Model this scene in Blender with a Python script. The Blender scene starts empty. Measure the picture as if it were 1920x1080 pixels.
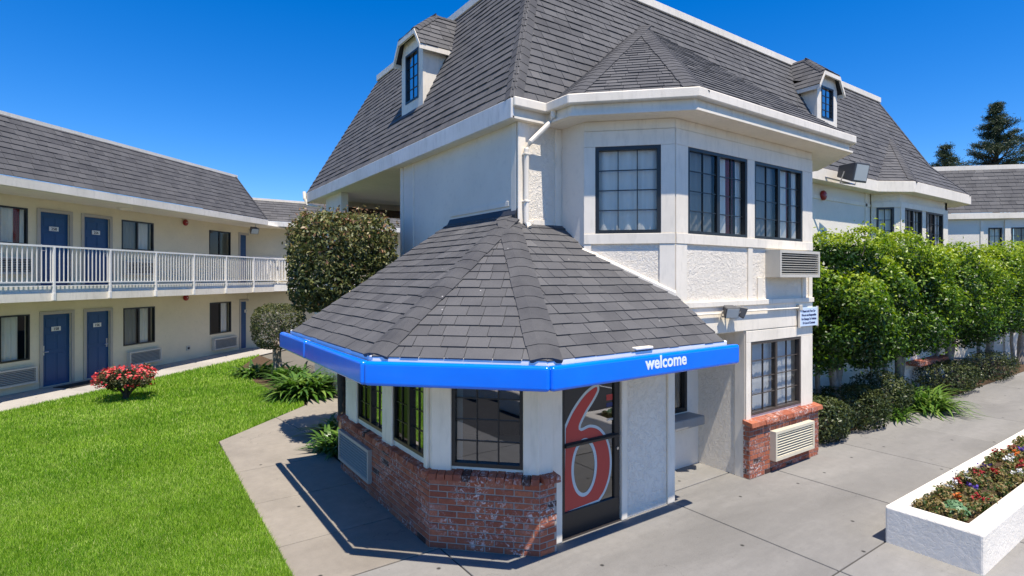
import bpy, math, random
import numpy as np
from math import sin, cos, sqrt, pi, radians, tan, atan2
from mathutils import Vector, Matrix

R = random.Random(7)
NR = np.random.default_rng(7)
sc = bpy.context.scene
col = sc.collection

# ------------------------------------------------------------------ camera, sky, sun, exposure
cam = bpy.data.objects.new('camera', bpy.data.cameras.new('camera'))
col.objects.link(cam)
cam.data.sensor_width = 36.0
cam.data.lens = 1032 / 1920 * 36
cam.data.shift_y = -20 / 1920
cam.data.clip_end = 3000
cam.location = (0, 0, 3.0)
cam.rotation_euler = (radians(90), 0, radians(-35))
sc.camera = cam

SUN_DIR = Vector((0.05, 0.372, -1.0)).normalized()      # the way the light travels
world = bpy.data.worlds.new('World')
sc.world = world
world.use_nodes = True
wn = world.node_tree.nodes
wl = world.node_tree.links
sky = wn.new('ShaderNodeTexSky')
sky.sky_type = 'NISHITA'
sky.sun_disc = False
sky.sun_elevation = math.asin(-SUN_DIR.z)
sky.sun_rotation = radians(180 + 8.5)
sky.altitude = 100
sky.air_density = 1.0
sky.dust_density = 0.0
sky.ozone_density = 3.0
hs = wn.new('ShaderNodeHueSaturation')
hs.inputs['Saturation'].default_value = 1.46
hs.inputs['Hue'].default_value = 0.5
bg = wn['Background']
bg.inputs['Strength'].default_value = 0.105
wl.new(sky.outputs[0], hs.inputs['Color'])
wt = wn.new('ShaderNodeMix'); wt.data_type = 'RGBA'; wt.blend_type = 'MULTIPLY'
wt.inputs[0].default_value = 1.0
wt.inputs[7].default_value = (.84, .95, 1.22, 1)
wl.new(hs.outputs[0], wt.inputs[6])
wl.new(wt.outputs[2], bg.inputs['Color'])

sun = bpy.data.objects.new('sun', bpy.data.lights.new('sun', 'SUN'))
col.objects.link(sun)
sun.data.energy = 5.0
sun.data.angle = radians(0.5)
sun.data.color = (1.0, 0.925, 0.81)
sun.rotation_euler = SUN_DIR.to_track_quat('-Z', 'Y').to_euler()
sun.location = (0, -10, 30)

sc.view_settings.view_transform = 'Standard'
sc.view_settings.look = 'None'
sc.view_settings.gamma = 1.0
sc.view_settings.exposure = 0.53
sc.view_settings.use_curve_mapping = False
sc.render.engine = 'CYCLES'
sc.cycles.use_denoising = True
sc.cycles.max_bounces = 8
sc.cycles.transparent_max_bounces = 16
sc.cycles.sample_clamp_indirect = 8

# ------------------------------------------------------------------ helpers
S2 = sqrt(.5)
EX, EY = Vector((1, 0, 0)), Vector((0, 1, 0))
EU, EV, EZ = Vector((S2, S2, 0)), Vector((-S2, S2, 0)), Vector((0, 0, 1))
CF = Vector((cos(radians(55)), sin(radians(55)), 0))
CR = Vector((sin(radians(55)), -cos(radians(55)), 0))


def px(p):
    d = Vector(p) - Vector((0, 0, 3))
    dep = max(d.dot(CF), .05)
    return 960 + 1032 * d.dot(CR) / dep, 520 - 1032 * d.z / dep


def pxarea(poly):
    q = [px(p) for p in poly]
    if not any(-20 < x < 1940 and -20 < y < 1100 for x, y in q):
        return 0
    return abs(sum(q[i][0] * q[i - 1][1] - q[i - 1][0] * q[i][1] for i in range(len(q)))) / 2


def uvp(u, v, z=0):
    return Vector(((u - v) * S2, (u + v) * S2, z))


def tag(o, label=None, cat=None, group=None, kind=None):
    if label: o['label'] = label
    if cat: o['category'] = cat
    if group: o['group'] = group
    if kind: o['kind'] = kind
    return o


ROOT = {}


def thing(name, loc, label, cat, group=None):
    o = bpy.data.objects.new(name, None)
    o.empty_display_size = .2
    o.location = loc
    col.objects.link(o)
    ROOT[o.name] = Vector(loc)
    return tag(o, label, cat, group)


def link(o, parent=None):
    """verts are in world space: undo the root empty's offset"""
    col.objects.link(o)
    if parent is not None:
        o.parent = parent
        if parent.name in ROOT:
            o.location = Vector(o.location) - ROOT[parent.name]
    return o


class MB:
    def __init__(s):
        s.v, s.f, s.t = [], [], []

    def add(s, vs, fs, tint=0.5):
        b = len(s.v)
        s.v += [tuple(p) for p in vs]
        s.f += [tuple(b + i for i in f) for f in fs]
        s.t += [tint] * len(fs)
        return s

    def hexa(s, p, tint=.5):
        """8 points: bottom ring 0-3, top ring 4-7"""
        return s.add(p, [(3, 2, 1, 0), (4, 5, 6, 7), (0, 1, 5, 4), (1, 2, 6, 5), (2, 3, 7, 6), (3, 0, 4, 7)], tint)

    def box(s, fr, s0, s1, d0, d1, z0, z1, tint=.5):
        P = fr.p
        return s.hexa([P(s0, d1, z0), P(s1, d1, z0), P(s1, d0, z0), P(s0, d0, z0),
                       P(s0, d1, z1), P(s1, d1, z1), P(s1, d0, z1), P(s0, d0, z1)], tint)

    def prism(s, poly, z0, z1, tint=.5):
        n = len(poly)
        vs = [(p[0], p[1], z0) for p in poly] + [(p[0], p[1], z1) for p in poly]
        fs = [tuple(range(n))[::-1], tuple(range(n, 2 * n))] + [(i, (i + 1) % n, n + (i + 1) % n, n + i) for i in range(n)]
        return s.add(vs, fs, tint)

    def tube(s, pts, rad, n=8, cap=True, tint=.5):
        pts = [Vector(p) for p in pts]
        if not isinstance(rad, (list, tuple)): rad = [rad] * len(pts)
        vs, fs = [], []
        for i, p in enumerate(pts):
            d = (pts[min(i + 1, len(pts) - 1)] - pts[max(i - 1, 0)]).normalized()
            a = d.cross(EZ if abs(d.z) < .9 else EX).normalized()
            b = d.cross(a)
            vs += [p + (a * cos(2 * pi * k / n) + b * sin(2 * pi * k / n)) * rad[i] for k in range(n)]
        for i in range(len(pts) - 1):
            for k in range(n):
                fs.append((i * n + k, i * n + (k + 1) % n, (i + 1) * n + (k + 1) % n, (i + 1) * n + k))
        if cap:
            fs.append(tuple(range(n))); fs.append(tuple(range((len(pts) - 1) * n, len(pts) * n)))
        return s.add(vs, fs, tint)

    def build(s, name, mat, parent=None, bevel=0, smooth=False, seg=1):
        me = bpy.data.meshes.new(name)
        me.from_pydata(s.v, [], s.f)
        a = me.attributes.new('tint', 'FLOAT', 'FACE')
        a.data.foreach_set('value', np.array(s.t, dtype=np.float32))
        me.materials.append(mat)
        if smooth: me.polygons.foreach_set('use_smooth', [True] * len(me.polygons))
        me.update()
        o = bpy.data.objects.new(name, me)
        link(o, parent)
        if bevel:
            m = o.modifiers.new('bevel', 'BEVEL')
            m.width = bevel; m.segments = seg; m.limit_method = 'ANGLE'
            m.use_clamp_overlap = True
        return o


class Fr:
    """wall frame: s along e, d outward along n, z up"""
    def __init__(s, o, e, n=None):
        s.o = Vector(o); s.e = Vector(e).normalized()
        s.n = Vector(n).normalized() if n is not None else s.e.cross(EZ)

    def p(s, a, d, z):
        return s.o + s.e * a + s.n * d + EZ * z


def np_mesh(name, V, F, T, mat, parent=None, smooth=False):
    """V (N,3), F (M,k) numpy, T per face"""
    me = bpy.data.meshes.new(name)
    k = F.shape[1]
    me.vertices.add(len(V)); me.vertices.foreach_set('co', V.astype(np.float32).ravel())
    me.loops.add(F.size); me.loops.foreach_set('vertex_index', F.astype(np.int32).ravel())
    me.polygons.add(len(F))
    me.polygons.foreach_set('loop_start', np.arange(0, F.size, k, dtype=np.int32))
    me.polygons.foreach_set('loop_total', np.full(len(F), k, dtype=np.int32))
    a = me.attributes.new('tint', 'FLOAT', 'FACE')
    a.data.foreach_set('value', T.astype(np.float32))
    me.materials.append(mat)
    me.update(calc_edges=True)
    if smooth: me.polygons.foreach_set('use_smooth', [True] * len(me.polygons))
    o = bpy.data.objects.new(name, me)
    return link(o, parent)


# ------------------------------------------------------------------ materials
MATS = {}


class Mat:
    def __init__(s, name, rough=.6, spec=.5, metal=0):
        s.m = bpy.data.materials.new(name)
        s.m.use_nodes = True
        s.n = s.m.node_tree.nodes; s.l = s.m.node_tree.links
        s.b = s.n['Principled BSDF']; s.out = s.n['Material Output']
        s.b.inputs['Roughness'].default_value = rough
        s.b.inputs['Specular IOR Level'].default_value = spec
        s.b.inputs['Metallic'].default_value = metal
        MATS[name] = s.m

    def node(s, t, **k):
        n = s.n.new(t)
        for a, v in k.items(): setattr(n, a, v)
        return n

    def coord(s):
        if not hasattr(s, '_c'): s._c = s.node('ShaderNodeNewGeometry').outputs['Position']
        return s._c

    def noise(s, scale, detail=4, rough=.55, vec=None, stretch=None, dist=0):
        v = vec or s.coord()
        if stretch:
            mp = s.node('ShaderNodeMapping'); mp.inputs['Scale'].default_value = stretch
            s.l.new(v, mp.inputs['Vector']); v = mp.outputs[0]
        n = s.node('ShaderNodeTexNoise')
        n.inputs['Scale'].default_value = scale; n.inputs['Detail'].default_value = detail
        n.inputs['Roughness'].default_value = rough; n.inputs['Distortion'].default_value = dist
        s.l.new(v, n.inputs['Vector'])
        return n.outputs['Fac']

    def ramp(s, fac, stops):
        r = s.node('ShaderNodeValToRGB')
        e = r.color_ramp.elements
        while len(e) < len(stops): e.new(.5)
        for el, (p, c) in zip(e, stops):
            el.position = p
            el.color = (c, c, c, 1) if isinstance(c, (int, float)) else (*c, 1)
        s.l.new(fac, r.inputs[0])
        return r.outputs[0]

    def mix(s, fac, a, b, mode='MIX'):
        m = s.node('ShaderNodeMix'); m.data_type = 'RGBA'; m.blend_type = mode
        for inp, v in ((m.inputs[0], fac), (m.inputs[6], a), (m.inputs[7], b)):
            if isinstance(v, (int, float)): inp.default_value = v if inp == m.inputs[0] else (v, v, v, 1)
            elif isinstance(v, tuple): inp.default_value = (*v, 1)
            else: s.l.new(v, inp)
        return m.outputs[2]

    def tint(s):
        a = s.node('ShaderNodeAttribute'); a.attribute_name = 'tint'
        return a.outputs['Fac']

    def base(s, c):
        if isinstance(c, tuple): s.b.inputs['Base Color'].default_value = (*c, 1)
        else: s.l.new(c, s.b.inputs['Base Color'])
        return s

    def bump(s, h, strength=.3, dist=.01):
        b = s.node('ShaderNodeBump')
        b.inputs['Strength'].default_value = strength; b.inputs['Distance'].default_value = dist
        s.l.new(h, b.inputs['Height'])
        if s.b.inputs['Normal'].links: s.l.new(s.b.inputs['Normal'].links[0].from_socket, b.inputs['Normal'])
        s.l.new(b.outputs[0], s.b.inputs['Normal'])
        return s


def painted(name, c, rough=.55, dirt=.12, bumps=.15, bscale=60):
    m = Mat(name, rough)
    n1 = m.noise(1.3, 5, .6); n2 = m.noise(14, 4, .6, stretch=(1, 1, .25))
    d = m.ramp(n1, [(.35, 0), (.75, 1)])
    d2 = m.ramp(n2, [(.5, 0), (.85, 1)])
    c2 = tuple(x * (1 - dirt) * (.97 if i == 2 else 1) for i, x in enumerate(c))
    c3 = tuple(x * (1 - dirt * 2) for x in c)
    m.base(m.mix(d2, m.mix(d, c, c2), m.mix(.5, c2, c3)))
    m.bump(m.noise(bscale, 3), bumps, .004)
    return m.m


def stucco(name, c, heavy=.6):
    m = Mat(name, .8, .3)
    n1 = m.noise(.9, 5, .6)
    n2 = m.noise(9, 5, .65)
    a = m.mix(m.ramp(n1, [(.3, 0), (.75, 1)]), c, tuple(x * .88 for x in c))
    m.base(m.mix(m.ramp(n2, [(.55, 0), (.9, 1)]), a, tuple(x * .8 for x in c)))
    lump = m.ramp(m.noise(13, 5, .6, dist=.9), [(.42, 0), (.5, 1), (.62, .55)])
    m.bump(lump, heavy, .012)
    m.bump(m.noise(90, 3), .25, .004)
    return m.m


white_stucco = stucco('white_stucco', (.87, .785, .655))
soft_stucco = stucco('soft_stucco', (.84, .77, .66), .12)
cream_stucco = stucco('cream_stucco', (.80, .70, .49), .12)
white_paint = painted('white_paint', (.90, .81, .675), .55, .16)
soffit_paint = painted('soffit_paint', (.86, .78, .65), .7)
fascia_paint = painted('fascia_paint', (.82, .79, .74), .5, .2)
rail_paint = painted('rail_paint', (.84, .81, .76), .4, .06)
door_blue = painted('door_blue', (.003, .060, .185), .4, .1, .05)
door_trim = painted('door_trim', (.46, .41, .34), .5, .1)
ac_beige = painted('ac_beige', (.58, .54, .46), .5, .1)
dark_slot = painted('dark_slot', (.03, .03, .03), .7)
black_metal = painted('black_metal', (.016, .016, .017), .35, .1, .03)
bronze_metal = painted('bronze_metal', (.075, .06, .05), .4, .1, .03)
dark_inside = painted('dark_inside', (.10, .09, .08), .9)
steel = Mat('steel', .3, .5, 1).base((.6, .6, .6)).m
red_paint = painted('red_paint', (.30, .012, .010), .3, .1, .03)
red_cloth = painted('red_cloth', (.28, .03, .025), .9, .1)
plaque = painted('plaque', (.62, .74, .90), .4, .04, .02)
plate_white = painted('plate_white', (.75, .75, .73), .4, .04, .02)
ink_blue = Mat('ink_blue', .5).base((.02, .03, .12)).m
ink_black = Mat('ink_black', .5).base((.01, .01, .01)).m
lamp_grey = painted('lamp_grey', (.075, .075, .078), .45, .1)
mat_rubber = painted('mat_rubber', (.02, .018, .016), .9)
brown_beam = painted('brown_beam', (.12, .07, .05), .6)
letter_white = Mat('letter_white', .4).base((.82, .86, .88)).m
flash_dark = painted('flash_dark', (.035, .037, .042), .5)
lens_glass = Mat('lens_glass', .15).base((.55, .58, .55)).m
decal_red = painted('decal_red', (.50, .045, .04), .35, .08, .02)
decal_edge = painted('decal_edge', (.52, .60, .62), .35, .05, .02)

m = Mat('curtain_cloth', .9, .2)
m.base(m.mix(m.ramp(m.noise(3, 3, stretch=(6, 6, .3)), [(.35, 0), (.7, 1)]), (.95, .92, .84), (.85, .82, .74)))
tr = m.node('ShaderNodeBsdfTranslucent'); tr.inputs[0].default_value = (.55, .56, .5, 1)
mx = m.node('ShaderNodeMixShader'); mx.inputs[0].default_value = .05
m.l.new(m.b.outputs[0], mx.inputs[1]); m.l.new(tr.outputs[0], mx.inputs[2]); m.l.new(mx.outputs[0], m.out.inputs[0])
curtain_cloth = m.m
blind_white = painted('blind_white', (.74, .75, .76), .6, .04, .02)

m = Mat('blue_plastic', .22, .5)
n = m.noise(2.2, 3)
m.base(m.mix(m.ramp(n, [(.3, 0), (.8, 1)]), (.0, .20, .93), (.0, .165, .87)))
m.b.inputs['Coat Weight'].default_value = .4
m.b.inputs['Coat Roughness'].default_value = .12
m.bump(m.noise(4, 2), .12, .03)
blue_plastic = m.m


def glass(name, tint=(.86, .90, .88), boost=1.25, ior=1.5):
    m = Mat(name, 0)
    t = m.node('ShaderNodeBsdfTransparent'); t.inputs[0].default_value = (*tint, 1)
    g = m.node('ShaderNodeBsdfGlossy'); g.inputs['Roughness'].default_value = .006
    g.inputs['Color'].default_value = (.95, .97, 1, 1)
    fz = m.node('ShaderNodeFresnel'); fz.inputs[0].default_value = ior
    mu = m.node('ShaderNodeMath'); mu.operation = 'MULTIPLY'; mu.inputs[1].default_value = boost; mu.use_clamp = True
    b = m.node('ShaderNodeBump'); b.inputs['Strength'].default_value = .03; b.inputs['Distance'].default_value = .02
    m.l.new(m.noise(2.5, 1), b.inputs['Height']); m.l.new(b.outputs[0], g.inputs['Normal'])
    x = m.node('ShaderNodeMixShader')
    m.l.new(fz.outputs[0], mu.inputs[0]); m.l.new(mu.outputs[0], x.inputs[0])
    m.l.new(t.outputs[0], x.inputs[1]); m.l.new(g.outputs[0], x.inputs[2]); m.l.new(x.outputs[0], m.out.inputs[0])
    return m.m


clear_glass = glass('clear_glass', (.97, .975, .96), .6)
lobby_glass = glass('lobby_glass', (.55, .62, .60), 4.5)
door_glass = glass('door_glass', (.55, .62, .62), 3.6)
screen_glass = glass('screen_glass', (.60, .61, .61), .7)

# roof shingles
m = Mat('shingle', .82, .3)
t = m.tint()
c = m.ramp(t, [(0, (.054, .053, .056)), (.45, (.090, .088, .090)), (.8, (.116, .112, .112)), (1, (.165, .158, .152))])
c = m.mix(m.ramp(m.noise(2.0, 5, .6), [(.3, 0), (.8, .6)]), c, (.150, .145, .14), 'MIX')
g = m.noise(240, 2)
c = m.mix(m.ramp(g, [(.25, 0), (.8, 1)]), m.mix(1, c, .66, 'MULTIPLY'), m.mix(1, c, 1.3, 'MULTIPLY'))
vo = m.node('ShaderNodeTexVoronoi', voronoi_dimensions='2D'); vo.inputs['Scale'].default_value = 1.7
m.l.new(m.coord(), vo.inputs['Vector'])
c = m.mix(m.mix(1, m.ramp(vo.outputs['Distance'], [(.010, .7), (.017, 0)]), m.ramp(m.noise(1.3, 2), [(.52, 0), (.56, 1)]), 'MULTIPLY'), c, (.5, .48, .45))
st = m.ramp(m.noise(1.2, 5, .6, stretch=(1, 1, .35)), [(.5, 0), (.8, .35)])
c = m.mix(st, c, (.06, .058, .058))
m.base(c); m.bump(g, .6, .004)
shingle_mat = m.m

# brick
m = Mat('brick', .85, .25)
t = m.tint()
c = m.ramp(t, [(0, (.035, .026, .024)), (.06, (.06, .035, .03)), (.1, (.28, .080, .046)), (.5, (.38, .112, .058)), (.8, (.45, .15, .078)), (1, (.37, .155, .105))])
c = m.mix(m.ramp(m.noise(38, 4), [(.35, 0), (.8, .6)]), c, (.16, .06, .04))
w = m.ramp(m.noise(24, 6, .75, dist=.5), [(.52, 0), (.59, 1)])
w2 = m.ramp(m.noise(3.4, 3), [(.43, .0), (.62, .88)])
c = m.mix(m.mix(1, w, w2, 'MULTIPLY'), c, (.62, .57, .54))
m.base(c); m.bump(m.noise(80, 4), .6, .008)
brick_mat = m.m
m = Mat('mortar', .95, .2)
m.base(m.mix(m.noise(30, 4), (.28, .25, .215), (.42, .385, .34))); m.bump(m.noise(120, 3), .5, .004)
mortar = m.m


def concrete(name, a, b, stain=(.16, .15, .135), streak=(1, 1, 1), so=(.56, .8)):
    m = Mat(name, .88, .3)
    t = m.tint()
    c = m.mix(m.ramp(m.noise(.9, 6, .62, stretch=streak), [(.3, 0), (.72, 1)]), a, b)
    c = m.mix(m.ramp(m.noise(.55, 6, .68, stretch=streak, dist=.6), [(so[0], 0), (so[1], .75)]), c, stain)
    c = m.mix(m.ramp(m.noise(7, 5, .7), [(.35, 0), (.75, .45)]), c, tuple(x * .72 for x in b))
    sp = m.ramp(m.noise(26, 2, .4), [(.74, 0), (.77, .85)])
    c = m.mix(sp, c, tuple(x * .45 for x in b))
    c = m.mix(m.ramp(m.noise(160, 2), [(.3, 0), (.8, .35)]), c, tuple(min(1, x * 1.35) for x in a))
    vo = m.node('ShaderNodeTexVoronoi', voronoi_dimensions='2D'); vo.inputs['Scale'].default_value = .85; vo.inputs['Randomness'].default_value = 1
    m.l.new(m.coord(), vo.inputs['Vector'])
    c = m.mix(m.ramp(vo.outputs['Distance'], [(.012, .9), (.024, 0)]), c, (.02, .018, .016))
    crk = m.ramp(m.noise(1.1, 8, .55, dist=.3), [(.497, 0), (.5, .55), (.503, 0)])
    c = m.mix(m.mix(1, crk, m.ramp(m.noise(.5, 2), [(.55, 0), (.62, 1)]), 'MULTIPLY'), c, (.05, .045, .04))
    tm = m.ramp(t, [(0, .78), (.5, 1), (1, 1.1)])
    m.base(m.mix(1, c, tm, 'MULTIPLY'))
    m.bump(m.noise(60, 5, .7), .25, .006)
    return m.m


drive_conc = concrete('drive_concrete', (.256, .244, .224), (.194, .186, .172), (.104, .10, .092), (.4, 1.5, 1), (.45, .74))
walk_conc = concrete('walk_concrete', (.285, .252, .208), (.215, .19, .157), (.14, .122, .10), (1, 1, 1), (.5, .75))
strip_conc = concrete('strip_concrete', (.42, .39, .35), (.34, .315, .28), (.24, .22, .20))
m = Mat('joint_dirt', .95); m.base((.05, .045, .04)); joint_dirt = m.m
m = Mat('asphalt', .9, .3)
m.base(m.mix(m.noise(3, 5), (.04, .04, .042), (.065, .064, .062))); m.bump(m.noise(150, 2), .5, .006)
asphalt = m.m
line_paint = painted('line_paint', (.7, .7, .68), .7, .2)
m = Mat('earth', .95, .2)
m.base(m.mix(m.noise(6, 6, .7), (.06, .038, .024), (.13, .085, .05))); m.bump(m.noise(25, 5, .7), .9, .04)
earth = m.m
m = Mat('dry_ground', .95, .2)
m.base(m.mix(m.noise(.3, 6, .7), (.13, .12, .10), (.20, .18, .15)))
dry_ground = m.m
m = Mat('turf', .95, .2)
c = m.mix(m.ramp(m.noise(1.1, 5, .6), [(.3, 0), (.7, 1)]), (.05, .10, .008), (.09, .15, .012))
m.base(c); m.bump(m.noise(60, 4), .8, .03)
turf = m.m


def leafmat(name, stops, trans=.3, rough=.5, tcol=None, spec=.4):
    m = Mat(name, rough, spec)
    t = m.tint()
    c = m.ramp(t, stops)
    m.base(c)
    tr = m.node('ShaderNodeBsdfTranslucent')
    hsv = m.node('ShaderNodeHueSaturation'); hsv.inputs['Value'].default_value = 1.5
    hsv.inputs['Saturation'].default_value = 1.1
    m.l.new(c, hsv.inputs['Color']); m.l.new(hsv.outputs[0], tr.inputs[0])
    mx = m.node('ShaderNodeMixShader'); mx.inputs[0].default_value = trans
    m.l.new(m.b.outputs[0], mx.inputs[1]); m.l.new(tr.outputs[0], mx.inputs[2]); m.l.new(mx.outputs[0], m.out.inputs[0])
    return m.m


m = Mat('grass_blade', .6, .25)
t = m.tint()
c = m.ramp(t, [(0, (.06, .18, .008)), (.42, (.235, .43, .016)), (.85, (.48, .68, .10)), (1, (.72, .72, .30))])
c = m.mix(m.ramp(m.noise(.75, 4, .6), [(.35, 0), (.75, .55)]), c, (.30, .46, .03))
c = m.mix(m.ramp(m.noise(1.9, 5, .65), [(.58, 0), (.8, .5)]), c, (.40, .42, .12))
c = m.mix(m.ramp(m.noise(.35, 3, .6), [(.4, 0), (.7, .45)]), c, (.10, .24, .012))
m.base(c)
tr = m.node('ShaderNodeBsdfTranslucent'); tr.inputs[0].default_value = (.26, .54, .02, 1)
mx = m.node('ShaderNodeMixShader'); mx.inputs[0].default_value = .3
m.l.new(m.b.outputs[0], mx.inputs[1]); m.l.new(tr.outputs[0], mx.inputs[2]); m.l.new(mx.outputs[0], m.out.inputs[0])
grass_mat = m.m
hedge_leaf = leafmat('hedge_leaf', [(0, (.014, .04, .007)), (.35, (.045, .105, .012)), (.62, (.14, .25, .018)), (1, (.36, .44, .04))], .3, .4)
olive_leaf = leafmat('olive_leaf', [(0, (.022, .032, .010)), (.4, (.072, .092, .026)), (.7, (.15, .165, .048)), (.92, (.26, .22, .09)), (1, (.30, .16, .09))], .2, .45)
topi_leaf = leafmat('topiary_leaf', [(0, (.018, .028, .008)), (.5, (.055, .075, .018)), (1, (.15, .15, .045))], .2, .45)
azal_leaf = leafmat('azalea_leaf', [(0, (.03, .04, .015)), (.5, (.08, .085, .03)), (.8, (.16, .10, .05)), (1, (.24, .16, .08))], .2, .5)
azal_flower = leafmat('azalea_flower', [(0, (.45, .02, .035)), (.5, (.66, .05, .06)), (1, (.75, .20, .16))], .2, .6)
shrub_leaf = leafmat('shrub_leaf', [(0, (.014, .025, .008)), (.5, (.045, .065, .018)), (1, (.14, .16, .05))], .2, .4)
strap_leaf = leafmat('strap_leaf', [(0, (.03, .08, .012)), (.5, (.08, .17, .025)), (1, (.24, .34, .07))], .25, .35)
pine_leaf = leafmat('pine_leaf', [(0, (.012, .024, .010)), (.5, (.035, .058, .022)), (1, (.10, .12, .05))], .15, .5)
bed_leaf = leafmat('bedding_leaf', [(0, (.03, .07, .015)), (.35, (.09, .14, .03)), (.6, (.24, .19, .07)), (1, (.38, .26, .12))], .25, .5)
kale_leaf = leafmat('kale_leaf', [(0, (.07, .16, .06)), (1, (.20, .34, .17))], .2, .5)
FLOWER = {k: leafmat(k + '_petal', [(0, a), (1, b)], .2, .6) for k, a, b in (
    ('red', (.20, .010, .014), (.40, .03, .03)), ('white', (.6, .6, .56), (.8, .8, .78)),
    ('orange', (.55, .10, .02), (.7, .22, .04)), ('purple', (.06, .03, .22), (.14, .08, .4)))}
m = Mat('bark_pale', .9, .2)
m.base(m.mix(m.ramp(m.noise(18, 5, .7, stretch=(1, 1, .4)), [(.35, 0), (.7, 1)]), (.34, .30, .25), (.15, .12, .095)))
m.bump(m.noise(30, 5), .6, .02); bark_pale = m.m
m = Mat('bark_dark', .9, .2)
m.base(m.mix(m.noise(20, 5), (.05, .038, .028), (.11, .085, .06))); m.bump(m.noise(30, 5), .6, .02); bark_dark = m.m

# ------------------------------------------------------------------ ground
def sheet(name, poly, z, mat, kind='structure', parent=None):
    mb = MB(); mb.add([(p[0], p[1], z) for p in poly], [tuple(range(len(poly)))])
    o = mb.build(name, mat, parent)
    if parent is None: tag(o, kind=kind)
    return o


sheet('ground', [(-700, -700), (700, -700), (700, 700), (-700, 700)], -.06, dry_ground)
sheet('parking_lot', [(-40, -45), (70, -45), (70, 1.0), (2.85, 1.0), (2.85, 2.66), (-40, 2.66)], -.03, asphalt)
pm = MB()
for i in range(-6, 14):
    pm.prism([(i * 2.7, -5.2), (i * 2.7 + .1, -5.2), (i * 2.7 + .1, -.3), (i * 2.7, -.3)], -.03, -.026)
tag(pm.build('parking_lines', line_paint), kind='structure')


def slabs(name, cells, mat, zt=0.0, gap=.009):
    base = MB()
    for poly in cells:
        base.prism(poly, zt - .05, zt - .018)
    root = base.build(name, joint_dirt)
    tag(root, kind='structure')
    for poly in cells:
        c = Vector((sum(p[0] for p in poly) / len(poly), sum(p[1] for p in poly) / len(poly)))
        n = len(poly)
        area = sum(poly[i - 1][0] * poly[i][1] - poly[i][0] * poly[i - 1][1] for i in range(n))
        sg = 1 if area > 0 else -1
        # inset each edge by the joint
        lines = []
        for i in range(n):
            a = Vector(poly[i]); b = Vector(poly[(i + 1) % n]); d = (b - a).normalized()
            nn = Vector((-d.y, d.x)) * sg
            lines.append((a + nn * gap, d))
        q = []
        for i in range(n):
            p0, d0 = lines[i - 1]; p1, d1 = lines[i]
            den = d0.x * d1.y - d0.y * d1.x
            t = ((p1.x - p0.x) * d1.y - (p1.y - p0.y) * d1.x) / den
            q.append(p0 + d0 * t)
        dz = R.uniform(-.003, .002)
        MB().prism(q, zt - .03, zt + dz, R.uniform(.25, .85)).build('slab', mat, root, bevel=.006)
    return root


xs = [-8.9, -6.4, -4.1, -1.8, .5, 2.85, 5.97, 8.3, 10.6, 12.9, 15.2, 17.5, 19.8, 22.1, 24.4, 26.7, 29, 31.3]
cells = []
for i in range(len(xs) - 1):
    cells.append([(xs[i], 2.69), (xs[i + 1], 2.69), (xs[i + 1], 5.02), (xs[i], 5.02)])
    cells.append([(xs[i], 1.0), (xs[i + 1], 1.0), (xs[i + 1], 2.69), (xs[i], 2.69)])
for c_ in cells:                                     # the left slabs reach up to the lobby wall
    for k, p in enumerate(c_):
        if p[1] > 5 and p[0] < 3: c_[k] = (p[0], 5.46)
cells[10][2] = (5.97, 5.02); cells[10][3] = (2.85, 5.46)
cells = [c_ for c_ in cells if not (c_[0][0] < 2.8 and c_[0][1] < 2)]
cells.append([(5.97, 5.02), (7.7, 5.02), (7.7, 5.75), (5.97, 5.75)])
slabs('driveway', cells, drive_conc)

w = [[(1.36, 5.46), (2.85, 5.46), (2.85, 6.5), (1.36, 6.5)], [(1.36, 6.5), (2.85, 6.5), (2.85, 7.92), (1.36, 7.92)],
     [(1.36, 7.92), (2.85, 7.92), (2.85, 9.38), (1.36, 9.38)], [(1.36, 9.38), (2.85, 9.38), (2.93, 10.5), (2.62, 12.56), (1.38, 11.32)],
     [(2.93, 10.5), (3.6, 11.2), (4.4, 13.0), (3.5, 13.44), (2.62, 12.56)], [(4.4, 13.0), (4.45, 16.0), (3.9, 15.2), (3.5, 13.44)]]
slabs('walkway', w, walk_conc)
cells = [[tuple(uvp(a, 13.3)[:2]), tuple(uvp(a + 1.6, 13.3)[:2]), tuple(uvp(a + 1.6, 15.3)[:2]), tuple(uvp(a, 15.3)[:2])] for a in [6 + 1.6 * i for i in range(12)]]
slabs('wing_walkway', cells, strip_conc)
# reception recess floor sits on the driveway slab

LAWN = [(1.36, 5.5), (1.36, 11.31), (3.4, 13.35), (3.55, 13.9), (3.15, 15.1), (2.95, 17.6), (3.05, 20.1), (4.2, 23.0), tuple(uvp(5.0, 13.3)[:2]), (-9, 9), (-8.8, 5.5)]
sheet('lawn', LAWN, -.008, turf)
sheet('planting_bed', [(4.4, 10.2), (4.4, 13.0), (3.4, 11.0), (2.9, 10.4), (2.85, 8.6), (4.4, 8.6)], -.004, earth)
sheet('planting_bed', [(3.4, 13.35), (3.9, 14.0), (4.4, 16.5), (4.4, 20.5), (4.2, 23.0), (3.05, 20.1), (2.95, 17.6), (3.15, 15.1), (3.55, 13.9)], -.004, earth)
sheet('planting_bed', [(9.62, 5.02), (32, 5.02), (32, 6.4), (9.62, 6.4)], -.004, earth)


def in_poly(P, poly):
    x, y = P[:, 0], P[:, 1]
    ins = np.zeros(len(P), bool)
    n = len(poly)
    for i in range(n):
        x0, y0 = poly[i]; x1, y1 = poly[i - 1]
        c_ = ((y0 > y) != (y1 > y)) & (x < (x1 - x0) * (y - y0) / (y1 - y0 + 1e-12) + x0)
        ins ^= c_
    return ins


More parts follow.
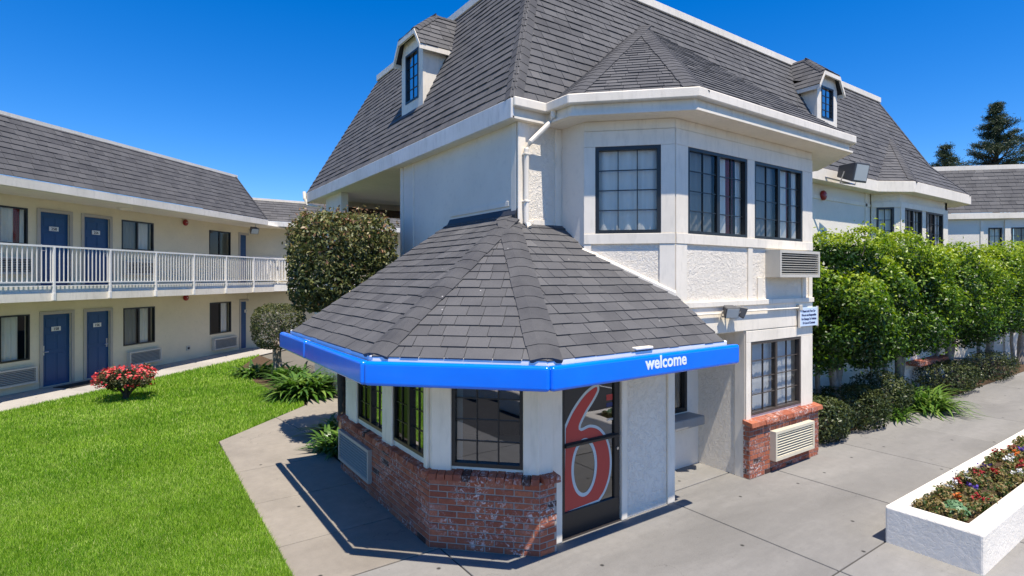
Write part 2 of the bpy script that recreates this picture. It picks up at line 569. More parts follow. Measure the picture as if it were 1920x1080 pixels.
def lump(P, seed, freq):
    r = np.random.default_rng(seed)
    s = np.zeros(len(P))
    for k in range(7):
        w_ = r.normal(size=3) * freq * (1 + .5 * k)
        s += np.sin(P @ w_ + r.uniform(0, 6)) / (1 + .5 * k)
    return s / 3.2


def grass():
    N = 900000
    # sample evenly in picture rows so that density follows the distance
    xx = NR.uniform(-30, 640, N); yy = NR.uniform(650, 1110, N) ** 1.0
    d = 3 * 1032 / (yy - 520)
    lat = (xx - 960) / 1032 * d
    P = np.stack([CF.x * d + CR.x * lat, CF.y * d + CR.y * lat], 1)
    m_ = in_poly(P, LAWN)
    P = P[m_]; d = d[m_]
    k = NR.permutation(len(P))[:320000]
    P = P[k]; d = d[k]
    E_ = NR.uniform((-9, 2.5), (4.5, 23.5), (420000, 2))          # the parts of the lawn beside the view
    dep = E_ @ np.array([CF.x, CF.y]); lat = E_ @ np.array([CR.x, CR.y])
    out_ = (dep < .3) | (lat / np.maximum(dep, .3) < -.955) | (dep < 3 * 1032 / 585)
    E_ = E_[out_]; E_ = E_[in_poly(E_, LAWN)][:110000]
    P = np.vstack([P, E_]); d = np.concatenate([d, np.clip(np.linalg.norm(E_, axis=1), 6, 30) * 1.5])
    N = len(P)
    h = NR.uniform(.028, .062, N) * (.8 + d / 30)
    wd = .0042 * d / 6 * NR.uniform(.7, 1.5, N)
    a = NR.uniform(0, 2 * pi, N)
    lean = NR.uniform(.1, .9, N); la = NR.uniform(0, 2 * pi, N)
    V = np.zeros((N, 3, 3))
    V[:, 0, 0] = P[:, 0] - np.cos(a) * wd; V[:, 0, 1] = P[:, 1] - np.sin(a) * wd
    V[:, 1, 0] = P[:, 0] + np.cos(a) * wd; V[:, 1, 1] = P[:, 1] + np.sin(a) * wd
    V[:, 2, 0] = P[:, 0] + np.cos(la) * h * lean; V[:, 2, 1] = P[:, 1] + np.sin(la) * h * lean
    V[:, :2, 2] = -.012; V[:, 2, 2] = h
    T = np.clip(NR.normal(.45, .36, N) + .22 * lump(np.column_stack([P, P[:, 0] * 0]), 11, 1.6) + .12 * lump(np.column_stack([P, P[:, 0] * 0]), 12, 7.), 0, .93)
    T[NR.random(N) < .03] = 1
    o = np_mesh('grass', V.reshape(-1, 3), np.arange(N * 3).reshape(-1, 3), T, grass_mat)
    tag(o, 'short bright green mown grass of the courtyard lawn', 'grass', kind='stuff')


grass()

# ------------------------------------------------------------------ building helpers
def wall(parent, fr, s0, s1, z0, z1, mat, holes=(), th=.16, name='wall', d=0.0, tint=.5):
    ss = sorted({s0, s1, *[h[0] for h in holes], *[h[1] for h in holes]})
    zs = sorted({z0, z1, *[h[2] for h in holes], *[h[3] for h in holes]})
    mb = MB()
    inside = lambda a, b: any(h[0] < a < h[1] and h[2] < b < h[3] for h in holes)
    cell = {}
    for i in range(len(ss) - 1):
        for j in range(len(zs) - 1):
            cell[i, j] = not inside((ss[i] + ss[i + 1]) / 2, (zs[j] + zs[j + 1]) / 2)
    P = fr.p
    for (i, j), on in cell.items():
        if not on: continue
        a, b, c, e = ss[i], ss[i + 1], zs[j], zs[j + 1]
        mb.add([P(a, d, c), P(b, d, c), P(b, d, e), P(a, d, e)], [(0, 1, 2, 3)])
        mb.add([P(a, d - th, c), P(b, d - th, c), P(b, d - th, e), P(a, d - th, e)], [(3, 2, 1, 0)])
        for (ni, nj, q) in ((i - 1, j, (P(a, d, c), P(a, d, e), P(a, d - th, e), P(a, d - th, c))), (i + 1, j, (P(b, d, c), P(b, d - th, c), P(b, d - th, e), P(b, d, e))),
                            (i, j - 1, (P(a, d, c), P(a, d - th, c), P(b, d - th, c), P(b, d, c))), (i, j + 1, (P(a, d, e), P(b, d, e), P(b, d - th, e), P(a, d - th, e)))):
            if not cell.get((ni, nj), False): mb.add(q, [(0, 1, 2, 3)])
    return mb.build(name, mat, parent)


def curtain(parent, fr, s0, s1, d, z0, z1, mat=None, name='curtain', amp=.034, wl_=.15):
    n = max(8, int((s1 - s0) / wl_ * 8))
    vs, fs = [], []
    ph = R.uniform(0, 6)
    for i in range(n + 1):
        a = s0 + (s1 - s0) * i / n
        off = sin(2 * pi * (a - s0) / wl_ + ph + .8 * sin(7 * a)) * amp * (.7 + .3 * sin(5 * a + ph))
        vs += [fr.p(a, d + off, z0), fr.p(a, d + off * .75, z1)]
    for i in range(n): fs.append((2 * i, 2 * i + 2, 2 * i + 3, 2 * i + 1))
    return MB().add(vs, fs).build(name, mat or curtain_cloth, parent, smooth=True)


def window(parent, fr, s0, s1, z0, z1, cols, rows, fmat=None, gmat=None, fw=.045, split=None, depth=.035, drape=None, red=None, screen=False, mw=.012, label=None, blinds=None):
    """frame as the part; muntin, pane and curtain as its pieces"""
    fmat = fmat or black_metal; gmat = gmat or clear_glass
    mb = MB()
    mb.box(fr, s0, s1, -depth - .03, .014, z0, z0 + fw); mb.box(fr, s0, s1, -depth - .03, .014, z1 - fw, z1)
    mb.box(fr, s0, s0 + fw, -depth - .03, .014, z0 + fw, z1 - fw); mb.box(fr, s1 - fw, s1, -depth - .03, .014, z0 + fw, z1 - fw)
    sashes = [(s0 + fw, s1 - fw)]
    if split:
        m_ = s0 + (s1 - s0) * split
        mb.box(fr, m_ - fw * .7, m_ + fw * .7, -depth - .03, .008, z0 + fw, z1 - fw)
        sashes = [(s0 + fw, m_ - fw * .7), (m_ + fw * .7, s1 - fw)]
    win = mb.build('window', fmat, parent)
    if label: win['label'] = label
    for k, (a, b) in enumerate(sashes):
        dd = -depth + (.018 if k == 0 and split else 0)
        za, zb = z0 + fw, z1 - fw
        if cols * rows > 1:
            g = MB()
            for i in range(1, cols):
                x = a + (b - a) * i / cols
                g.box(fr, x - mw / 2, x + mw / 2, dd - .012, dd + .014, za, zb)
            for j in range(1, rows):
                z = za + (zb - za) * j / rows
                g.box(fr, a, b, dd - .010, dd + .011, z - mw / 2, z + mw / 2)
            g.build('muntin', fmat, win)
        gm = screen_glass if (screen and k == 0) else gmat
        for i in range(cols):
            for j in range(rows):
                x0, x1 = a + (b - a) * i / cols, a + (b - a) * (i + 1) / cols
                y0, y1 = za + (zb - za) * j / rows, za + (zb - za) * (j + 1) / rows
                t1, t2 = R.uniform(-.0012, .0012), R.uniform(-.0012, .0012)
                MB().add([fr.p(x0, dd + t1 + t2, y0), fr.p(x1, dd - t1 + t2, y0), fr.p(x1, dd - t1 - t2, y1), fr.p(x0, dd + t1 - t2, y1)], [(0, 1, 2, 3)]).build('pane', gm, win)
    for (a, b) in drape or []:
        curtain(win, fr, s0 + (s1 - s0) * a, s0 + (s1 - s0) * b, -depth - .058, z0 + .01, z1 - .01)
    for (a, b) in red or []:
        curtain(win, fr, s0 + (s1 - s0) * a, s0 + (s1 - s0) * b, -depth - .10, z0 + .01, z1 - .01, red_cloth, 'curtain', .012, .07)
    for (a, b) in blinds or []:
        n_ = int((s1 - s0) * (b - a) / .085)
        bm_ = MB()
        for i in range(n_):
            x = s0 + (s1 - s0) * a + i * .085
            bm_.add([fr.p(x, -depth - .09, z0 + .03), fr.p(x + .075, -depth - .06 - R.uniform(0, .02), z0 + .03), fr.p(x + .075, -depth - .06 - R.uniform(0, .02), z1 - .02), fr.p(x, -depth - .09, z1 - .02)], [(0, 1, 2, 3)])
        bm_.build('blind', blind_white, win)
    return win


def ac_unit(parent, fr, s0, s1, z0, z1, out=.09, slats=9, mat=None):
    mat = mat or ac_beige
    e = .045
    mb = MB()
    mb.box(fr, s0, s1, -.1, out, z0, z0 + e); mb.box(fr, s0, s1, -.1, out, z1 - e, z1)
    mb.box(fr, s0, s0 + e, -.1, out, z0 + e, z1 - e); mb.box(fr, s1 - e, s1, -.1, out, z0 + e, z1 - e)
    o = mb.build('air_conditioner', mat, parent)
    MB().box(fr, s0 + e, s1 - e, -.1, out - .06, z0 + e, z1 - e).build('backing', dark_slot, o)
    h = (z1 - z0 - 2 * e) / slats
    for i in range(slats):
        z = z0 + e + h * i
        P = fr.p
        a, b = s0 + e + .002, s1 - e - .002
        MB().hexa([P(a, out - .008, z + h * .08), P(b, out - .008, z + h * .08), P(b, out - .05, z + h * .45), P(a, out - .05, z + h * .45),
                   P(a, out - .004, z + h * .30), P(b, out - .004, z + h * .30), P(b, out - .046, z + h * .66), P(a, out - .046, z + h * .66)]).build('slat', mat, o)
    return o


def text(s, fr, s0, z0, size, d, mat, parent, name='lettering', bold=0.0, align='LEFT', width=1.0, ext=.002):
    cu = bpy.data.curves.new(name, 'FONT')
    cu.body = s; cu.size = size; cu.extrude = ext; cu.offset = bold; cu.align_x = align
    cu.resolution_u = 3
    to = bpy.data.objects.new(name, cu)
    me = bpy.data.meshes.new_from_object(to)
    bpy.data.objects.remove(to)
    for v in me.vertices:
        v.co = fr.p(s0 + v.co.x * width, d + v.co.z, z0 + v.co.y)
    me.materials.clear(); me.materials.append(mat)
    me.name = name
    o = bpy.data.objects.new(name, me)
    return link(o, parent)


# ------------------------------------------------------------------ shingles
def clip(poly, edges):
    for (p0, nrm) in edges:
        out = []
        for i in range(len(poly)):
            a, b = poly[i - 1], poly[i]
            da = (a[0] - p0[0]) * nrm[0] + (a[1] - p0[1]) * nrm[1]
            db = (b[0] - p0[0]) * nrm[0] + (b[1] - p0[1]) * nrm[1]
            if (da >= 0) != (db >= 0):
                t = da / (da - db)
                out.append((a[0] + (b[0] - a[0]) * t, a[1] + (b[1] - a[1]) * t))
            if db >= 0: out.append(b)
        poly = out
        if len(poly) < 3: return []
    return poly


class RoofFace:
    """convex planar polygon: pts[0]->pts[1] is the eave"""
    def __init__(s, pts):
        s.pts = [Vector(p) for p in pts]
        s.o = s.pts[0]
        s.e = (s.pts[1] - s.pts[0]).normalized()
        s.nrm = None
        for k in range(2, len(s.pts)):
            c_ = s.e.cross(s.pts[k] - s.o)
            if c_.length > 1e-4: s.nrm = c_.normalized(); break
        if s.nrm.z < 0: s.nrm = -s.nrm
        s.g = s.nrm.cross(s.e)
        if s.g.z < 0: s.g = -s.g

    def to3(s, a, b, h):
        return s.o + s.e * a + s.g * b + s.nrm * h

    def shingles(s, expo, wmin, wmax, th=.016):
        q = [((p - s.o).dot(s.e), (p - s.o).dot(s.g)) for p in s.pts]
        n = len(q)
        area = sum(q[i - 1][0] * q[i][1] - q[i][0] * q[i - 1][1] for i in range(n))
        sg = 1 if area > 0 else -1
        edges = []
        for i in range(n):
            a, b = q[i], q[(i + 1) % n]
            edges.append((a, (-(b[1] - a[1]) * sg, (b[0] - a[0]) * sg)))
        amin, amax = min(p[0] for p in q), max(p[0] for p in q)
        bmax = max(p[1] for p in q)
        out = []
        j = 0
        b0 = 0.0
        while b0 < bmax - .01:
            b1 = b0 + expo
            a = amin - R.uniform(0, wmax)
            row_t = R.uniform(-.06, .06)
            while a < amax:
                wd = R.uniform(wmin, wmax)
                jb = R.uniform(-.004, .007)
                c_ = clip([(a + .003, b0 + jb), (a + wd - .003, b0 + jb), (a + wd - .003, b1 + .01), (a + .003, b1 + .01)], edges)
                a += wd
                if len(c_) >= 3:
                    ar = abs(sum(c_[i - 1][0] * c_[i][1] - c_[i][0] * c_[i - 1][1] for i in range(len(c_)))) / 2
                    if ar < .0008: continue
                    t_ = th * R.uniform(.75, 1.35)
                    top = [s.to3(x, y, .004 + t_ * max(0, 1 - (y - b0) / (expo * 1.12))) for x, y in c_]
                    bot = [s.to3(x, y, -.002) for x, y in c_]
                    k = len(c_)
                    fs = [tuple(range(k))] + [(i, k + i, k + (i + 1) % k, (i + 1) % k) for i in range(k)]
                    tint = min(1, max(0, R.gauss(.45, .16) + row_t))
                    out.append((top + bot, fs, tint, top))
            b0 = b1
            j += 1
        return out


def cap_pieces(P, Q, f1, f2, wdt=.15, expo=.19, th=.02):
    """ridge-cap shingles folded over the hip P (low) -> Q (high)"""
    P, Q = Vector(P), Vector(Q)
    d = (Q - P); L = d.length; d.normalize()
    out = []
    sides = []
    for f in (f1, f2):
        c_ = f.nrm.cross(d).normalized()
        cen = sum(f.pts, Vector()) / len(f.pts)
        if c_.dot(cen - P) < 0: c_ = -c_
        sides.append((c_, f.nrm))
    nm = (f1.nrm + f2.nrm).normalized()
    t = .035
    while t < L:
        l2 = min(t + expo * 1.15, L + .03)
        jit = R.uniform(-.006, .006)
        w_ = wdt * R.uniform(.94, 1.05)
        lo, hi = .029, .022
        vs = []
        for (tt, h) in ((t + jit, lo), (l2, hi)):
            c0 = P + d * tt
            vs += [c0 + sides[0][0] * w_ + sides[0][1] * h, c0 + sides[0][0] * w_ * .3 + (sides[0][1] * .6 + nm * .5) * (h + .003),
                   c0 + sides[1][0] * w_ * .3 + (sides[1][1] * .6 + nm * .5) * (h + .003), c0 + sides[1][0] * w_ + sides[1][1] * h]
        c0 = P + d * (t + jit)
        vs += [c0 + sides[0][0] * w_ - sides[0][1] * .004, c0 + sides[1][0] * w_ - sides[1][1] * .004]
        c1 = P + d * l2
        vs += [c1 + sides[0][0] * w_ - sides[0][1] * .004, c1 + sides[1][0] * w_ - sides[1][1] * .004]
        fs = [(0, 1, 5, 4), (1, 2, 6, 5), (2, 3, 7, 6), (0, 8, 9, 3, 2, 1), (0, 4, 10, 8), (3, 9, 11, 7)]
        out.append((vs, fs, min(1, max(0, R.gauss(.08, .05))), [vs[0], vs[1], vs[2], vs[3], vs[7], vs[4]]))
        t += expo
    return out


def lay(pieces, part, single_max, name='shingle', stuffname='shingles', mat=None):
    pieces = sorted(pieces, key=lambda p: -pxarea(p[3])) if single_max else pieces
    for vs, fs, t, _ in pieces[:single_max]:
        MB().add(vs, fs, t).build(name, mat or shingle_mat, part)
    if len(pieces) > single_max:
        mb = MB()
        for vs, fs, t, _ in pieces[single_max:]: mb.add(vs, fs, t)
        tag(mb.build(stuffname, mat or shingle_mat, part), kind='stuff')


def roof_base(name, faces, parent, mat=None):
    mb = MB()
    for f in faces: mb.add(f.pts, [tuple(range(len(f.pts)))])
    return mb.build(name, mat or flash_dark, parent)


# ================================================================== MAIN BUILDING
ZE, ZS = 5.387, 5.12
K = 2.007
main = thing('motel_building', (5.0, 6.0, 0), 'white motel building with grey mansard roof, dormers and blue-edged brick lobby at its corner', 'building')
fL = Fr((4.37, 0, 0), -EY, -EX)          # left wall: s = -Y
fF = Fr((0, 6.08, 0), EX, -EY)           # front facade: s = X
fB = Fr((0, 4.75, 0), EX, -EY)           # bay front
fBL = Fr((5.12, 5.60, 0), Vector((1, -1, 0)), Vector((-1, -1, 0)))   # 45 degree bay facet, s 0..1.202
fBS = Fr((5.12, 0, 0), -EY, -EX)         # bay side
# left wall with smooth stucco; the upper passage opens beyond it
wall(main, fL, -10.0, -6.078, 0, ZS, soft_stucco)
wall(main, fL, -16.0, -10.0, 0, 2.5, soft_stucco)
wall(main, fL, -14.9, -13.65, 2.5, ZS, soft_stucco, th=.18)
for y in (-10.0, -9.45, -6.24):                                   # thin battens on the left wall
    MB().box(fL, y, y + (.12 if y < -9.9 or y > -7 else .05), 0, .02, 2.5, ZS - .003).build('batten', white_paint, main, bevel=.004)
# passage: floor, ceiling, back wall, beam, lamp
MB().box(Fr((0, 0, 0), EX, EY), 4.37, 9.5, 10.0, 16.0, 2.5, 2.66).build('passage_floor', strip_conc, main)
wall(main, Fr((6.6, 0, 0), -EY, -EX), -13.0, -10.0, 2.66, ZS, cream_stucco, name='passage_wall')
wall(main, Fr((0, 10.16, 0), EX, EY), 4.53, 6.6, 2.66, ZS, cream_stucco, name='passage_wall')
MB().box(Fr((0, 0, 0), EX, EY), 4.56, 9.4, 15.0, 15.14, 4.72, 4.93).build('beam', brown_beam, main)
MB().box(Fr((0, 0, 0), EX, EY), 4.56, 9.4, 15.3, 15.45, 4.93, ZS).build('beam', soffit_paint, main)
# front facade strip beside the downspout
wall(main, fF, 4.532, 5.12, 0, ZS, white_stucco)
MB().box(fF, 4.345, 4.47, .0025, .022, 3.6, ZS - .003).build('corner_board', white_paint, main, bevel=.004)
MB().box(fF, 5.00, 5.118, 0, .02, 3.5, ZS - .003).build('corner_board', white_paint, main, bevel=.004)
MB().box(fF, 4.49, 4.998, 0, .018, 3.5, 3.78).build('base_board', white_paint, main, bevel=.004)
# bay
wall(main, fBS, -6.08, -5.602, 2.2, ZS, soft_stucco)
wL = 1.202
wall(main, fBL, 0, wL, 2.2, ZS, white_stucco, [(.155, 1.02, 3.59, 4.77)])
wall(main, fB, 5.97, 9.54, 2.2, ZS, white_stucco, [(6.22, 7.62, 3.59, 4.77), (7.81, 9.22, 3.59, 4.77)])
fBR = Fr((9.54, 4.75, 0), Vector((1, 1, 0)), Vector((1, -1, 0)))
wall(main, fBR, 0, wL, 0, ZS, white_stucco)
wall(main, Fr((10.39, 0, 0), EY, EX), 5.6, 6.25, 0, ZS, white_stucco)
# bay trim boards (proud of the stucco)
def board(fr, s0, s1, z0, z1, d0=0, d1=.022, mat=None, name='trim_board'):
    return MB().box(fr, s0, s1, d0, d1, z0, z1).build(name, mat or white_paint, main, bevel=.004)
for fr, a, b in ((fB, 5.97, 9.54), (fBL, .0, wL)):
    board(fr, a, b, 4.77, 4.98)                                      # head band
    board(fr, a, b, 3.45, 3.59, 0, .03)                              # sill band
    board(fr, a, b, 4.985, ZS - .002, 0, .012)
    board(fr, a, b, 2.585, 2.66, 0, .05)                              # belt moulding
    board(fr, a, b, 2.205, 2.583, 0, .024)
for a, b in ((5.97, 6.22), (7.62, 7.81), (9.22, 9.54)): board(fB, a, b, 3.592, 4.768)
for a, b in ((0, .155), (1.02, wL)): board(fBL, a, b, 3.592, 4.768)
for a, b in ((5.97, 6.2), (7.64, 7.76), (9.43, 9.54)): board(fB, a, b, 2.662, 3.448)
for a, b in ((0, .10), (1.0, wL)): board(fBL, a, b, 2.662, 3.448)
board(fB, 7.9, 8.02, 2.662, 3.0); board(fB, 9.22, 9.33, 2.662, 3.0)
window(main, fBL, .155, 1.02, 3.59, 4.77, 3, 4, fw=.05, drape=[(.0, .36), (.34, .70), (.68, 1)])
window(main, fB, 6.22, 7.62, 3.59, 4.77, 2, 4, split=.5, screen=True, drape=[(0, .5), (.5, .74), (.88, 1)], red=[(.73, .9)])
window(main, fB, 7.81, 9.22, 3.59, 4.77, 2, 4, split=.5, screen=True, drape=[(0, .5), (.5, .76), (.86, 1)], red=[(.75, .87)])
ac_unit(main, fB, 8.13, 9.34, 3.0, 3.42, .24, 9)
# bay underside over the recess, lower bay
MB().prism([(5.97, 4.76), (9.5, 4.76), (10.3, 5.6), (5.13, 5.6)], 2.19, 2.203).build('bay_soffit', soffit_paint, main)
wall(main, fB, 7.58, 9.54, .80, 2.198, white_paint, [(7.71, 9.17, .91, 2.02)])
MB().box(Fr((0, 0, 0), EX, EY), 7.58, 7.66, 4.91, 5.60, 0, 2.188).build('recess_wall', white_stucco, main)
wall(main, Fr((7.57, 0, 0), -EY, -EX), -4.91, -4.75, 0, 2.188, white_paint, th=.13, name='pier')
# back wall of the recess with the night counter window
fN = Fr((0, 5.57, 0), EX, -EY)
wall(main, fN, 5.9, 7.58, 0, 2.188, soft_stucco, [(6.75, 7.28, .88, 2.0)])
window(main, fN, 6.75, 7.28, .88, 2.0, 1, 1, gmat=lobby_glass, fw=.06)
MB().box(fN, 6.5, 7.34, 0, .3, .72, .86).build('counter', painted('counter_grey', (.30, .29, .27), .5), main, bevel=.01)
window(main, fB, 7.71, 9.17, .91, 2.02, 2, 4, fmat=bronze_metal, split=.5, fw=.04, blinds=[(.02, .97)])
for a, b in ((7.585, 7.71), (9.17, 9.54)): board(fB, a, b, .86, 2.02)
board(fB, 7.585, 9.54, 2.022, 2.19)

# facade beyond the bay, second bay
fF2 = Fr((0, 6.25, 0), EX, -EY)
wall(main, fF2, 10.39, 15.5, 0, ZS, soft_stucco)
board(fF2, 12.0, 12.08, 2.6, ZS - .003); board(fF2, 15.2, 15.3, 2.6, ZS - .003); board(fF2, 10.4, 15.48, 4.78, 4.86)
fS = Fr((15.5, 6.22, 0), Vector((1, -1, 0)), Vector((-1, -1, 0)))
fS2 = Fr((0, 5.75, 0), EX, -EY)
l2 = .47 * sqrt(2)
wall(main, fS, 0, l2, 0, ZS, white_stucco, [(.12, .52, 3.6, 4.77)])
wall(main, fS2, 15.97, 19.2, 0, ZS, white_stucco, [(16.2, 17.35, 3.6, 4.77), (17.65, 18.85, 3.6, 4.77)])
window(main, fS, .12, .52, 3.6, 4.77, 2, 4, drape=[(0, 1)])
window(main, fS2, 16.2, 17.35, 3.6, 4.77, 2, 4, split=.5, screen=True, drape=[(0, .45), (.55, 1)])
window(main, fS2, 17.65, 18.85, 3.6, 4.77, 2, 4, split=.5, screen=True, drape=[(0, .45), (.55, 1)])
board(fS2, 15.97, 19.2, 4.77, 4.9); board(fS2, 15.97, 16.2, 3.4, 4.768); board(fS2, 18.85, 19.2, 3.4, 4.768); board(fS, 0, l2, 4.77, 4.9)
MB().box(fS2, 16.3, 18.6, 0, .3, .75, .85).build('brick_sill', brick_mat, main)
wall(main, Fr((19.2, 0, 0), EY, EX), 5.75, 15.5, 0, ZS, soft_stucco)
wall(main, Fr((0, 16.0, 0), EX, EY), 9.5, 19.2, 0, ZS, soft_stucco)
# second storey deck and inner core keep the rooms dark
MB().prism([(4.56, 6.3), (5.3, 6.2), (5.3, 5.66), (6.05, 4.93), (9.45, 4.93), (10.2, 5.7), (10.3, 6.45), (15.4, 6.45), (16.1, 5.95), (19.0, 5.95), (19.0, 15.8), (9.6, 15.8), (9.6, 9.9), (4.56, 9.9)], 2.3, 2.5).build('floor_deck', dark_inside, main)
MB().box(Fr((0, 0, 0), EX, EY), 4.6, 19, 8.2, 8.3, 2.5, ZS).build('inner_wall', cream_stucco, main)

# eave: soffit, fascia, gutter around the bay
EAVE = [(4.2, 16.2), (4.2, 5.98), (4.77, 5.98), (4.77, 5.49), (5.91, 4.35), (10.14, 4.35), (11.28, 5.49), (11.28, 5.98), (15.2, 5.98), (16.0, 5.48), (20.1, 5.48), (20.5, 5.9), (20.5, 16.2)]
MB().prism(EAVE, ZS, ZS + .03).build('soffit', soffit_paint, main)
def strip(path, z0, z1, d0, d1, name, mat, parent, bevel=.006):
    """mitred box section along a plan path, d measured to the right of travel (outward)"""
    pts = [Vector((p[0], p[1], 0)) for p in path]
    off = []
    for i, p in enumerate(pts):
        ns = []
        for a, b in ((i - 1, i), (i, i + 1)):
            if 0 <= a and b < len(pts):
                d_ = (pts[b] - pts[a]).normalized(); ns.append(Vector((d_.y, -d_.x, 0)) * -1)
        nn = sum(ns, Vector()); nn = nn / nn.dot(ns[0])
        off.append(-nn)
    mb = MB()
    vs = []
    for p, o_ in zip(pts, off):
        vs += [p + o_ * d0 + EZ * z0, p + o_ * d1 + EZ * z0, p + o_ * d1 + EZ * z1, p + o_ * d0 + EZ * z1]
    fs = []
    for i in range(len(pts) - 1):
        for k in range(4):
            fs.append((4 * i + k, 4 * i + (k + 1) % 4, 4 * i + 4 + (k + 1) % 4, 4 * i + 4 + k))
    fs += [(3, 2, 1, 0), tuple(4 * (len(pts) - 1) + k for k in range(4))]
    mb.add(vs, fs)
    return mb.build(name, mat, parent, bevel=bevel)
strip(EAVE[:2] + [(4.2, 5.98)][:0], ZS - .004, ZE - .004, -.03, .03, 'fascia', fascia_paint, main)
strip(EAVE[1:8], ZS - .004, ZE - .1, -.08, -.048, 'fascia', white_paint, main)
strip(EAVE[1:8], ZE - .115, ZE + .012, -.046, .05, 'gutter', white_paint, main, .012)
strip(EAVE[7:], ZS - .004, ZE - .004, -.03, .03, 'fascia', white_paint, main)

# roof faces
TX, TY, TZ = 5.75, 7.53, 8.5
rl = RoofFace([(4.2, 16.2, ZE), (4.2, 5.98, ZE), (TX, TY, TZ), (TX, 14.65, TZ)])
rf = RoofFace([(4.2, 5.98, ZE), (20.73, 5.98, ZE), (19.18, TY, TZ), (TX, TY, TZ)])
rr = RoofFace([(20.73, 5.98, ZE), (20.73, 16.2, ZE), (19.18, 14.65, TZ), (19.18, TY, TZ)])
rb = RoofFace([(20.73, 16.2, ZE), (4.2, 16.2, ZE), (TX, 14.65, TZ), (19.18, 14.65, TZ)])
AP = (8.05, 7.165, 7.77)
b1 = RoofFace([(4.77, 5.49, ZE), (5.91, 4.35, ZE), AP])
b2 = RoofFace([(5.91, 4.35, ZE), (10.14, 4.35, ZE), AP])
b3 = RoofFace([(10.14, 4.35, ZE), (11.28, 5.49, ZE), AP])
b0 = RoofFace([(4.77, 6.2, ZE), (4.77, 5.49, ZE), AP])
A2 = (18.2, 6.79, 7.02)
c1 = RoofFace([(15.2, 5.98, ZE), (16.0, 5.48, ZE), A2])
c2 = RoofFace([(16.0, 5.48, ZE), (20.1, 5.48, ZE), A2])
c3 = RoofFace([(20.1, 5.48, ZE), (20.73, 5.98, ZE), A2])
faces = [rl, rf, rr, b0, b1, b2, b3, c1, c2, c3]
mroof = roof_base('roof', faces + [rb], main)
pcs = []
for f in (rl, rf): pcs += f.shingles(.155, .15, .34, .016)
for f in (b1, b2, b3): pcs += f.shingles(.15, .14, .32, .014)
for f in (rr, c1, c2, c3): pcs += f.shingles(.168, .2, .4, .015)
pcs += cap_pieces((4.2, 5.98, ZE), (TX, TY, TZ), rl, rf, .15)
pcs += cap_pieces((5.91, 4.35, ZE), AP, b1, b2, .17, .17)
pcs += cap_pieces((4.77, 5.49, ZE), AP, b0, b1, .17, .17)
pcs += cap_pieces((16.0, 5.48, ZE), A2, c1, c2, .12)
pcs += cap_pieces((20.1, 5.48, ZE), A2, c2, c3, .12)
pcs += cap_pieces((20.73, 5.98, ZE), (19.18, TY, TZ), rf, rr, .13)
lay(pcs, mroof, 0)
# flat top with the white edge
MB().prism([(TX, TY), (19.18, TY), (19.18, 14.65), (TX, 14.65)], TZ - .05, TZ).build('roof_deck', strip_conc, main)
strip([(TX, 14.65), (TX, TY), (19.18, TY), (19.18, 14.65)], TZ - .06, TZ + .1, -.06, .08, 'roof_edge', white_paint, main, .01)

